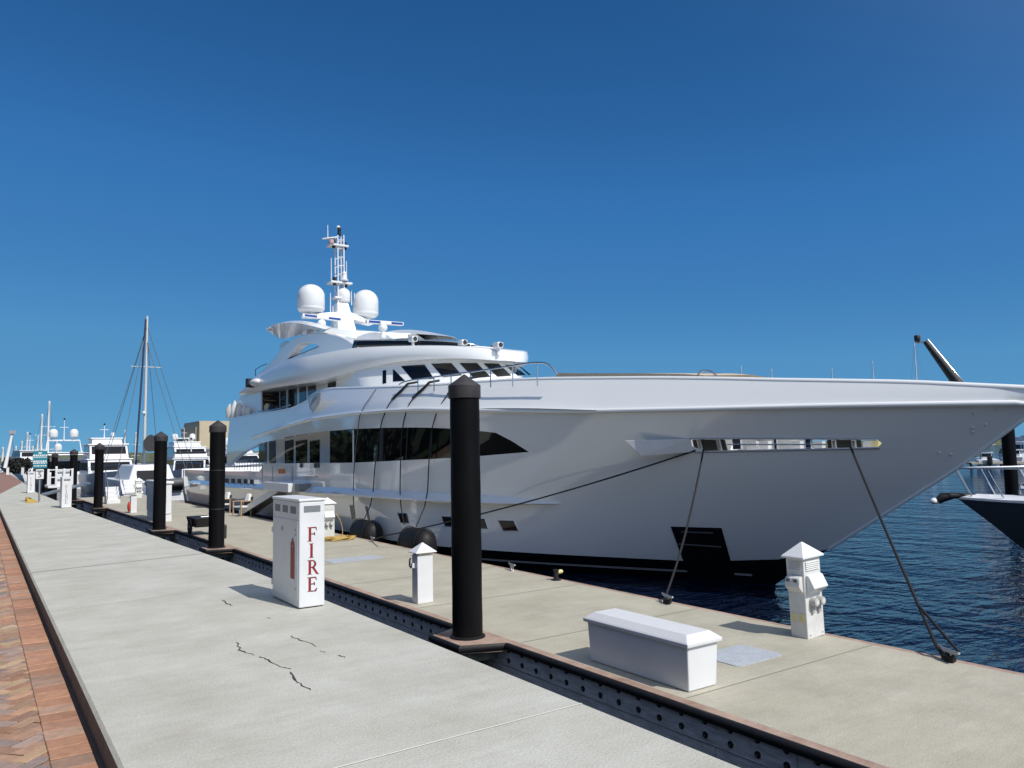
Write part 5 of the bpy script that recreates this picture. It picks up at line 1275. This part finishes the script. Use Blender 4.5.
motor_yacht('motor_yacht', 'white cruiser with a single dome in front of the beige building', (bear(206, 112), 112, ZW), R(200), 15, 4.6, 1.5,
            tiers=((2, 10, 4.2, 1.5, 3.2, 1.4, .3, (.3, .85)), (2.5, 8, 3.8, 3.3, 3.9, .6, .3, None)), domes=((0, 5, 4.4, .55),), mast=(4.2, 3.9, 1.6))

motor_yacht('motor_yacht', 'small white cruiser showing between the flybridge yacht and the catamaran', (bear(124, 130), 130, ZW), R(150), 12, 3.8, 1.2, tiers=((2, 8, 3.4, 1.2, 2.6, 1.3, .3, (.3, .85)), (2.4, 6.4, 3.0, 2.7, 3.3, .5, .2, None)), mast=(4, 3.3, 2.2))
motor_yacht('motor_yacht', 'white cruiser with dark canvas left of the beige building, beyond the yacht stern', (bear(193, 96), 96, ZW), R(165), 12, 3.8, 1.3, tiers=((2, 7.5, 3.3, 1.3, 2.7, 1.3, .3, (.2, .9)), (2.2, 6.4, 3.1, 3.3, 3.42, .2, .1, None, M_CANVAS)), mast=(4, 3.4, 1.6))
motor_yacht('motor_yacht', 'far white motor yacht beyond the hedge at the left, partly behind the teal sign', (bear(38, 128), 128, ZW), R(12), 14, 4.2, 1.4, tiers=((1.5, 9, 3.7, 1.4, 2.9, 1.5, .2, (.3, .85)), (2, 7, 3.3, 3.0, 4.2, .9, .3, (.35, .85))), mast=(4, 4.3, 2.4))
# --- catamaran with tall mast, stern toward the dock
ct2 = thing('sailing_catamaran', 'white sailing catamaran with tall mast, dark boom cover and stern steps', 'catamaran', (0, 0, 0))
cx0, cx1 = bear(122, 58.5), bear(186, 58.5); cyS = 57.6; W2 = (cx1 - cx0)
for sx in (cx0 + .65, cx1 - .65):
    x = MB(); rows = []
    for zr, br in ((ZW - .3, .5), (ZW, .8), (ZW + .6, .95), (ZW + 1.45, 1.0)):
        rows.append([(sx - .65 * br * (1 - max(0, (u - .5) / .5) ** 2), cyS + 12.5 * u + (.0 if zr > ZW + 1 else 0), zr if not (u < .12 and zr > ZW + 1) else ZW + .55 + u * 7) for u in np.linspace(0, 1, 16)])
    rows.append([(sx, p[1], p[2]) for p in rows[-1]]); x.skin(rows); x.mirror(sx)
    a = [r_[0] for r_ in rows]; x.poly(a + [(2 * sx - p[0], p[1], p[2]) for p in a[-2::-1]]); hh_ = x.build('hull', M_WHITE, ct2, smooth=40, merge=True)
    for k in range(4): x = MB(); x.box(sx - .5, sx + .5, cyS + .05 + .35 * k, cyS + 1.6, ZW + .5 + .25 * k, ZW + .75 + .25 * k); x.build('stern_step', M_WHITE, hh_, bev=.02)
xm = (cx0 + cx1) / 2
x = MB(); x.frustum([(cx0 + .5, cyS + 1.6, ZW + 1.2), (cx1 - .5, cyS + 1.6, ZW + 1.2), (cx1 - .5, cyS + 9, ZW + 1.2), (cx0 + .5, cyS + 9, ZW + 1.2)], [(cx0 + .9, cyS + 2, ZW + 2.5), (cx1 - .9, cyS + 2, ZW + 2.5), (cx1 - .9, cyS + 7.8, ZW + 2.5), (cx0 + .9, cyS + 7.8, ZW + 2.5)]); x.build('cabin', M_WHITE, ct2, bev=.1)
x = MB(); x.box(cx0 + 1.1, cx0 + 2.2, cyS + 1.65, cyS + 1.9, ZW + 1.3, ZW + 2.1); x.build('cockpit_door', M_DARK, ct2)
mt_b, mt_t = np.array([bear(145.8, 66), 66, ZW + 2.4]), ony(147.3, 316, 66); mt_b[0] = mt_t[0] + .0
x = MB(); x.tube([mt_b, mt_t], [.12, .08], 10); ms = x.build('mast', M_MASTGREY, ct2, smooth=50)
x = MB(); x.tube([mt_b + (-1.0, -2.5, -.6), mt_t + (-.12, -.1, -.3)], .07, 8); x.build('furled_sail', M_DKNAVY, ms, smooth=50)
for dx, dy, tz in ((-3.4, -2, .2), (3.4, -2, .2), (-2.2, 6, .2), (2.0, -6, .5), (-2.6, -5, .2), (1.4, 1.5, .35)):
    x = MB(); x.tube([mt_b + (dx, dy, -.9), mt_t + (0, 0, -tz * 4)], .022, 5); x.build('stay', M_GROPE, ms)
x = MB(); zc = ony(147, 367, 66)[2]; x.tube([(mt_b[0] - 1.1, 66, zc), (mt_b[0] + 1.1, 66, zc)], .035, 6); x.build('spreader', M_MASTGREY, ms)
x = MB(); zc = ony(147, 413, 66)[2]; x.ball((mt_b[0] - .12, 65.8, zc), .14, 8, 6); x.build('deck_light', M_WHITE, ms)
x = MB(); b0_ = ony(151, 443, 62); rows = []
for k in range(7):
    v = k / 6; rr = .62 * (1 - .35 * v); c_ = np.array([bear(150.5 - 3 * v, 60.5 + 5 * v), 60.5 + 5 * v, b0_[2] + .15 * v])
    rows.append([tuple(c_ + (rr * .8 * math.cos(a), 0, rr * 1.0 * math.sin(a) - .1 * abs(math.sin(2 * a)))) for a in np.linspace(0, 2 * math.pi, 14)])
x.skin(rows); x.poly(rows[0][:-1]); x.build('boom_cover', M_CANVAS, ct2, smooth=50)
# dinghy on the stern
dg = thing('inflatable_dinghy', 'grey inflatable dinghy slung across the catamaran stern', 'dinghy', (xm, cyS, ZW))
za = ony(160, 484, cyS - .2)[2]; xa, xb = bear(147, cyS), bear(183, cyS)
x = MB(); P = [(xb, cyS - .5, za + .1), (xa + .7, cyS - .5, za), (xa + .15, cyS - .15, za + .08), (xa + .15, cyS + .25, za + .08), (xa + .7, cyS + .6, za), (xb, cyS + .6, za + .1)]
x.tube(smoothcurve(P, 30), .27, 12); x.build('tube', M_GREYRUB, dg, smooth=60)
x = MB(); x.frustum([(xa + .9, cyS - .1, za - .5), (xb, cyS - .1, za - .5), (xb, cyS + .2, za - .5), (xa + .9, cyS + .2, za - .5)], [(xa + .5, cyS - .35, za - .1), (xb, cyS - .35, za - .1), (xb, cyS + .45, za - .1), (xa + .5, cyS + .45, za - .1)]); x.build('floor', M_BLACK, dg, bev=.03)

# --- sailboats far off
def sailboat(label, px, Y, ptop, L=10, group='far sailboats with bare masts', lean=0., boomc=True):
    X = ony(px, ptop, Y)[0]; zt = ony(px, ptop, Y)[2]
    r_ = thing('sailboat', label, 'sailboat', (0, 0, 0), group)
    loft_hull(L, 3.0, 1.1, .25, .3, .2).build('hull', M_WHITE, r_, smooth=40, merge=True)
    x = MB(); x.frustum([(-.9, 2.5, 1.0), (.9, 2.5, 1.0), (.9, 6.5, 1.0), (-.9, 6.5, 1.0)], [(-.75, 2.7, 1.65), (.75, 2.7, 1.65), (.6, 6.0, 1.65), (-.6, 6.0, 1.65)]); x.build('cabin', M_WHITE, r_, bev=.05)
    h = zt - ZW
    x = MB(); x.tube([(0, 5.4, 1.2), (lean, 5.4, h)], [.2, .12], 8); m_ = x.build('mast', M_MASTW, r_, smooth=50)
    for k in (.4, .68): x = MB(); x.tube([(-.8 + lean * k, 5.4, h * k), (.8 + lean * k, 5.4, h * k)], .035, 6); x.build('spreader', M_MASTW, m_)
    for dx, dy in ((-1.3, 5.2), (1.3, 5.2), (0, 9.6), (0, .3)):
        x = MB(); x.tube([(dx, dy, 1.15), (lean, 5.4, h - .1)], .018, 4); x.build('stay', M_GROPE, m_)
    x = MB(); x.tube([(0, 5.3, 2.2), (0, 1.0, 2.3)], .16, 8); x.build('boom_cover', M_DKNAVY, r_, smooth=50)
    r_.location = (X, Y - 5.4, ZW); WL[r_] = np.zeros(3); return r_
for i, (px, Y, pt, lb) in enumerate((
    (49.4, 120, 401, 'far sailboat with the tallest thin mast just right of the teal sign'),
    (42.2, 130, 414, 'far sailboat with a white mast directly above the teal sign'),
    (27.6, 140, 432, 'far sailboat with mast left of the teal sign'),
    (125, 170, 430, 'far sailboat whose mast shows between the far yacht and the catamaran'),
    (136, 180, 432, 'far sailboat with a short mast close left of the catamaran mast'),
    (741, 150, 366, 'leftmost sailboat mast rising behind the yacht foredeck'),
    (771.5, 155, 369, 'sailboat mast, second from left, rising behind the yacht foredeck'),
    (831.8, 150, 368, 'sailboat mast, third from left, rising behind the yacht foredeck'),
    (872.5, 145, 361, 'tallest thin sailboat mast rising behind the yacht bow'))):
    sailboat(lb, px, Y, pt)
for px, Y, pt in ((3, 150, 447), (16, 155, 446), (22, 160, 441), (33, 165, 446), (38, 150, 436), (57, 170, 441), (113, 190, 444), (186, 180, 440)):
    sailboat('small distant sailboat with bare mast in the left background', px, Y, pt, group='small distant sailboats')
# leaning white crane pole far left
lc_ = thing('leaning_pole', 'white leaning hoist pole among the masts at the far left', 'hoist', tuple(ony(4, 470, 110)))
a, b_ = ony(5, 468, 110), ony(12.3, 433, 110); x = MB(); x.tube([a, b_], [.22, .14], 8); x.build('pole', M_MASTW, lc_, smooth=50)
x = MB(); x.box(b_[0] - .35, b_[0] + .35, 109.7, 110.3, b_[2] - .1, b_[2] + .3); x.build('pole_head', M_STEEL, lc_); x = MB(); x.tube([b_, ony(14, 460, 110)], .03, 5); x.build('wire', M_GROPE, lc_)
# dark hedge, posts at the end of the promenade
hg = thing('dark_hedge', 'dark clipped hedge at the far left end of the promenade', 'hedge', tuple(ony(16, 474, 122)))
def leaves(x, c, rad, n, size, rnd):
    for _ in range(n):
        while True:
            p = np.array([rnd.uniform(-1, 1) for _ in range(3)])
            if .25 < p @ p < 1: break
        p = np.array(c) + p * np.array(rad); a = np.array([rnd.gauss(0, 1) for _ in range(3)]); a /= np.linalg.norm(a)
        b = np.cross(a, [rnd.gauss(0, 1) for _ in range(3)]); b /= np.linalg.norm(b) + 1e-9; s_ = size * rnd.uniform(.6, 1.4)
        x.poly([p - a * s_ * .5, p + b * s_ * .35, p + a * s_ * .5, p - b * s_ * .35])
rnd = random.Random(5); x = MB()
for px in range(6, 28, 3): leaves(x, ony(px, 466, 122), (.55, .6, 1.1), 260, .32, rnd)
x.build('foliage', mat('hedge_dark', (.02, .026, .02), .8, var=.4, scale=2), hg)
for px, pb in ((7, 474.5), (22.5, 475)):
    g_ = onz(px, pb, 0); d = dup(b2, (g_[0], min(g_[1], 100), 0), 'distant white post at the far left end of the promenade'); d['group'] = 'distant white promenade posts'
    for ch in list(d.children):
        if ch.name.startswith('red_hose'): bpy.data.objects.remove(ch)

# --- beige building
bl_ = thing('beige_building', 'stepped beige concrete building on the far shore behind the second pile', 'building', tuple(ony(206, 456, 300)))
def blk(name, a, c, top, Y, d=25, m=None):
    x0, x1 = bear(a, Y), bear(c, Y); z1 = ony((a + c) / 2, top, Y)[2]; x = MB(); x.box(x0, x1, Y, Y + d, ZW - .5, z1); return x.build(name, m or M_BEIGE, bl_)
w1 = blk('tall_block', 198.5, 238, 421, 300); w2 = blk('step_block', 195.3, 198.4, 427, 302); w3 = blk('low_block', 188, 195.2, 437, 303)
M_BEIGESHADE = mat('beige_shade_panel', (.33, .26, .16), .85)  # darker beige: shade painted as a strip on the tall block's corner
x = MB(); a, c = bear(198.6, 299.9), bear(199.6, 299.9); x.box(a, c, 299.8, 299.98, 0, ony(199, 421.5, 300)[2]); x.build('corner_shade_strip', M_BEIGESHADE, w1)
for k in range(4):
    x = MB(); a, c = bear(226.5 + k * 3, 299.9), bear(228 + k * 3, 299.9); x.box(a, c, 299.8, 299.98, ony(228, 452, 300)[2], ony(228, 444, 300)[2]); x.build('window', M_DARK, w1)
# far shoreline
x = MB(); xs = np.linspace(-500, 1500, 240); rs = np.random.RandomState(4); hz = 3.0 + 2.0 * np.convolve(rs.rand(260), np.ones(9) / 9, 'valid')[:240] + rs.rand(240) * 1.6
yb_ = lambda xx: 520 - max(0, xx - 150) * .45 if xx < 700 else 270
x.skin([[(xx, max(90, yb_(xx)), ZW - .3) for xx in xs], [(xx, max(90, yb_(xx)) + 4, ZW + h_) for xx, h_ in zip(xs, hz)], [(xx, max(90, yb_(xx)) + 40, ZW + h_ + .6) for xx, h_ in zip(xs, hz)]])
tag(x.build('far_shore', M_LAND, smooth=40), 'low wooded far shore on the horizon', None, kind='structure')

# --- right-hand boat
BA = np.array([.55, -.835, 0]); BN = np.array([-.835, -.55, 0]); BP = onz(955, 496, .2); BP[2] = 0
rb = thing('sport_boat', 'dark hulled boat with white deck and bow rail at the right edge', 'boat', tuple(BP))
def rbp(s_, n_, z): return BP + BA * s_ + BN * n_ + np.array([0, 0, z])
x = MB(); rows = []; us = np.linspace(0, 1, 26)
for zr, st, bw in ((-1.6, 2.2, 1.1), (-1.4, 1.75, 1.35), (-1.0, 1.3, 1.6), (-.5, .78, 1.85), (-.1, .32, 2.0), (.16, .03, 2.1)):
    rows.append([rbp(st + (11 - st) * u ** 1.5, bw * min(1, (1 - (1 - min(1, u ** 1.5 * 11 / 6.5)) ** 2.1)), zr - (.12 * min(1, u * 2) if zr > 0 else 0)) for u in us])
x.skin(rows); rows2 = [[rbp(*(lambda q: (q @ BA, -(q @ BN), p[2]))(np.array(p) - BP)) for p in r_] for r_ in rows]; x.skin(rows2)
x.build('hull', M_NAVY, rb, smooth=40)
x = MB(); cen = [(np.array(a) + np.array(b_)) / 2 + np.array([0, 0, .10]) for a, b_ in zip(rows[-1], rows2[-1])]
up = np.array([0, 0, .03]); x.skin([[np.array(p) - up for p in rows[-1]], [np.array(p) + up for p in rows[-1]], [p + up for p in cen], [np.array(p) + up for p in rows2[-1]], [np.array(p) - up for p in rows2[-1]]]); x.build('deck', M_WHITE, rb, smooth=25)
rr = []
for s_ in (-.05, .6, 1.6, 3, 5, 8): rr.append(rbp(s_ + .1, (.12 + 1.85 * (1 - (1 - min(1, max(0, s_) / 6.5)) ** 2.1)), .95))
x = MB(); x.tube(smoothcurve(rr, 30), .022, 8); rl_ = x.build('bow_rail', M_CHROME, rb, smooth=60)
rr2 = [rbp(*(lambda q: (q @ BA, -(q @ BN), p[2]))(np.array(p) - BP)) for p in rr]; x = MB(); x.tube(smoothcurve([rr[0]] + rr2, 30), .022, 8); x.build('bow_rail', M_CHROME, rb, smooth=60)
for L_r in (rr, rr2):
    for k, p in enumerate(L_r[:5]): x = MB(); q = np.array(p) + BA * .35; q[2] = .15; x.tube([p, q], .018, 6); x.build('stanchion', M_CHROME, rb, smooth=50)
x = MB(); c_ = rbp(-.15, 0, .12); x.tube([rbp(.5, 0, .22), rbp(-.05, 0, .21), rbp(-.30, 0, .16), rbp(-.42, 0, .06)], [.05, .09, .13, .09], 10); an = x.build('anchor_roller', M_BLACK, rb, smooth=50)
x = MB(); x.ball(rbp(-.50, 0, .06), .10, 10, 8, (1.4, 1, .9)); x.build('anchor_fluke', M_WHITE, an, smooth=60)
x = MB(); q = rbp(1.6, 0, .26); x.lathe(q, [(.14, 0), (.14, .10), (.08, .14), (.11, .22), (.11, .26)], 14); x.build('windlass', M_CHROME, rb, smooth=40)
# piles and dock beyond
def simple_pile(px, d, top, label, r=.22):
    p = atd(px, 450, d); r_ = thing('dock_pile', label, 'pile', (p[0], p[1], ZW), 'black piles at the far right dock'); x = MB(); x.lathe((p[0], p[1], 0), [(r, ZW - .8), (r, top - .3)], 18); x.build('sleeve', M_PILE, r_, smooth=40)
    x = MB(); x.lathe((p[0], p[1], 0), [(r + .02, top - .3), (r + .02, top - .15), (.01, top)], 18); x.build('cone_cap', M_PCAP, r_, smooth=30)
simple_pile(1009, 28, 2.4, 'black pile standing behind the rail of the dark hulled boat at the right edge')
simple_pile(1045, 60, 2.2, 'black pile at the far dock just outside the right edge')
fd = thing('far_dock', 'low grey floating dock across the water at the right', 'dock', tuple(atd(1020, 466, 92)))
p0, p1 = onz(975, 467.5, ZW), onz(1100, 466, ZW)
ax = (p1 - p0) / np.linalg.norm(p1 - p0); nn = np.array([-ax[1], ax[0], 0])
if nn[1] < 0: nn = -nn
x = MB(); x.prism([p0 + nn * 1 + np.array([0, 0, .35]), p1 + nn * 1 + np.array([0, 0, .35]), p1 + nn * 4 + np.array([0, 0, .35]), p0 + nn * 4 + np.array([0, 0, .35])], (0, 0, .22)); x.build('deck', M_DOCK, fd)
for k in range(5):
    q = p0 * (1 - k / 4) + p1 * (k / 4) + nn * 1.2; x = MB(); x.lathe((q[0], q[1], 0), [(.16, ZW - .5), (.16, ZW + .5)], 10); x.build('float_post', M_BLACK, fd)
def open_boat(label, px, py, rz, sc_=1.0):
    g_ = onz(px, py, ZW); r_ = thing('open_boat', label, 'boat', (0, 0, 0), 'small outboard boats at the far right dock')
    loft_hull(7.5, 2.5, .8, .4, .4, .15).build('hull', M_WHITE, r_, smooth=40, merge=True)
    tier(r_, 2.6, 4.6, 1.2, .75, 1.6, .3, .1, (.5, .95), name='console')
    for sx in (-.8, .8):
        for yy_ in (2.4, 4.6): x = MB(); x.tube([(sx, yy_, .8), (sx * .9, yy_, 2.6)], .03, 6); x.build('top_post', M_CHROME, r_)
    x = MB(); x.box(-1.0, 1.0, 2.1, 4.9, 2.6, 2.68); x.build('hard_top', M_WHITE, r_, bev=.03)
    x = MB(); x.box(-.25, .25, -.65, -.05, .3, 1.35); x.build('outboard', M_BLACK, r_, bev=.12)
    x = MB(); x.box(-.06, .06, -.5, -.25, -.4, .3); x.build('outboard_leg', M_BLACK, r_)
    r_.location = (g_[0], g_[1], ZW); r_.rotation_euler = (0, 0, rz); r_.scale = (sc_,) * 3; return r_
open_boat('small white outboard boat, left of two across the water at right', 990, 467, R(-60))
open_boat('small white outboard boat, right of two across the water at right', 1012, 464, R(-75), 1.1)
mb_ = motor_yacht('motor_yacht', 'white cruiser moored beyond the far dock at the right edge', (*(onz(1010, 462.5, ZW)[:2]), ZW), R(-110), 13, 4.2, 1.3, tiers=((2, 8.5, 3.6, 1.3, 2.7, 1.4, .3, (.3, .85)), (2.5, 6.5, 3.2, 2.9, 3.5, .6, .2, None)))
# trees behind the far dock
def tree(label, px, d, top, wpx):
    p = atd(px, 450, d); zt = atd(px, top, d)[2]; w_ = wpx / FPX * d
    r_ = thing('shore_tree', label, 'tree', (p[0], p[1], ZW), 'green trees on the far right shore'); rnd = random.Random(int(px))
    x = MB(); x.tube([(p[0], p[1], ZW), (p[0] + .2, p[1], ZW + (zt - ZW) * .5), (p[0], p[1], zt - .8)], [.28, .2, .06], 8)
    for k in range(4): a = rnd.uniform(0, 6.28); x.tube([(p[0] + .1, p[1], ZW + (zt - ZW) * .45), (p[0] + math.cos(a) * w_ * .35, p[1] + math.sin(a) * w_ * .35, ZW + (zt - ZW) * .8)], [.12, .04], 6)
    x.build('trunk', M_BARK, r_, smooth=50); x = MB()
    for k in range(12):
        c_ = (p[0] + rnd.uniform(-.4, .4) * w_, p[1] + rnd.uniform(-.4, .4) * w_, ZW + (zt - ZW) * rnd.uniform(.4, .88)); leaves(x, c_, (w_ * .22, w_ * .22, (zt - ZW) * .14), 130, .5, rnd)
    x.build('crown', M_LEAF, r_)
for px, d, top, wp, lb in ((1022, 118, 438, 16, 'broad green tree behind the far dock, nearest the yacht stem'), (1038, 122, 431, 30, 'tall green tree behind the far dock at the right edge'), (1006, 135, 448, 12, 'low green tree behind the far dock, mostly hidden by the yacht stem')):
    tree(lb, px, d, top, wp)
# stowed deck crane on the foredeck, behind the bulwark
b0_, b1_ = onx(973, 403, XC + .25), onx(925.5, 342, XC + .25)
x = MB(); x.tube([b0_, b1_], [.115, .045], 10); dc = x.build('deck_crane', M_BLACK, yacht, smooth=40)
x = MB(); o = np.array([.06, 0, .09]); x.tube([b0_ + o, b0_ * .02 + b1_ * .98 + o * .7], [.05, .032], 8); x.build('crane_ram', M_CHROME, dc, smooth=50)
x = MB(); x.lathe((b0_[0], b0_[1], 0), [(.14, b0_[2] - .42), (.14, b0_[2] - .1), (.10, b0_[2] + .08)], 14); x.build('crane_post', M_WPAINT, dc, smooth=40)
q = onx(917.5, 342.5, XC + .25); x = MB(); x.tube([b1_, q + (0, 0, .0), q - (.07, 0, 0)], .018, 6); x.build('lamp_arm', M_STEEL, dc, smooth=50)
x = MB(); x.lathe(q, [(.03, 0), (.045, .02), (.055, .05), (.055, .12), (.04, .14)], 12); x.build('crane_lamp', M_BLACK, dc, smooth=40)
sailboat('sailboat whose mast rises beside the dark crane boom above the yacht bow', 914.3, 105, 343)

# --- folded white parasols on the upper aft deck
for k, (px, py) in enumerate(((231.5, 404), (236.5, 400.5), (241.5, 402), (246.3, 404.5), (250, 407))):
    t_ = sol(px, py, lambda Y, z: 4.15); b0_ = sol(px - 2 + k * .6, 417.5 - k * .6, lambda Y, z: 4.15)
    b0_[0] -= .08; t_[0] -= .08; x = MB(); x.tube([b0_, b0_ * .4 + t_ * .6, t_], [.10, .17, .02], 10); o = x.build('folded_parasol', M_CLOTH, smooth=50)
    tag(o, 'folded white parasol in the row on the yacht upper aft deck', 'parasol', 'folded white parasols on the upper aft deck')

# --- unseen trees added left of the promenade for dark reflections in the yacht's windows
x = MB(); rnd = random.Random(11)
for k in range(44):
    c_ = (-6.5 + rnd.uniform(-2.5, 1.0), -34 + k * 2.7, rnd.uniform(.6, 5.0)); leaves(x, c_, (2.2, 2.2, 2.4), 200, .9, rnd)
tb = x.build('reflection_trees', mat('reflection_foliage', (.035, .05, .025), .8, var=.5, scale=.5)); tag(tb, 'unseen trees added on the land side to darken the yacht window reflections', None, kind='stuff')
m_ = MB(); m_.skin([[(-60, y, .02) for y in (-60, 0, 60, 120)], [(-3.2, y, .02) for y in (-60, 0, 60, 120)]]); m_.build('reflection_lawn_strip', mat('lawn', (.05, .075, .03), .9, var=.3, scale=2), brick)  # unseen dark ground added to keep sunlit brick out of the window reflections
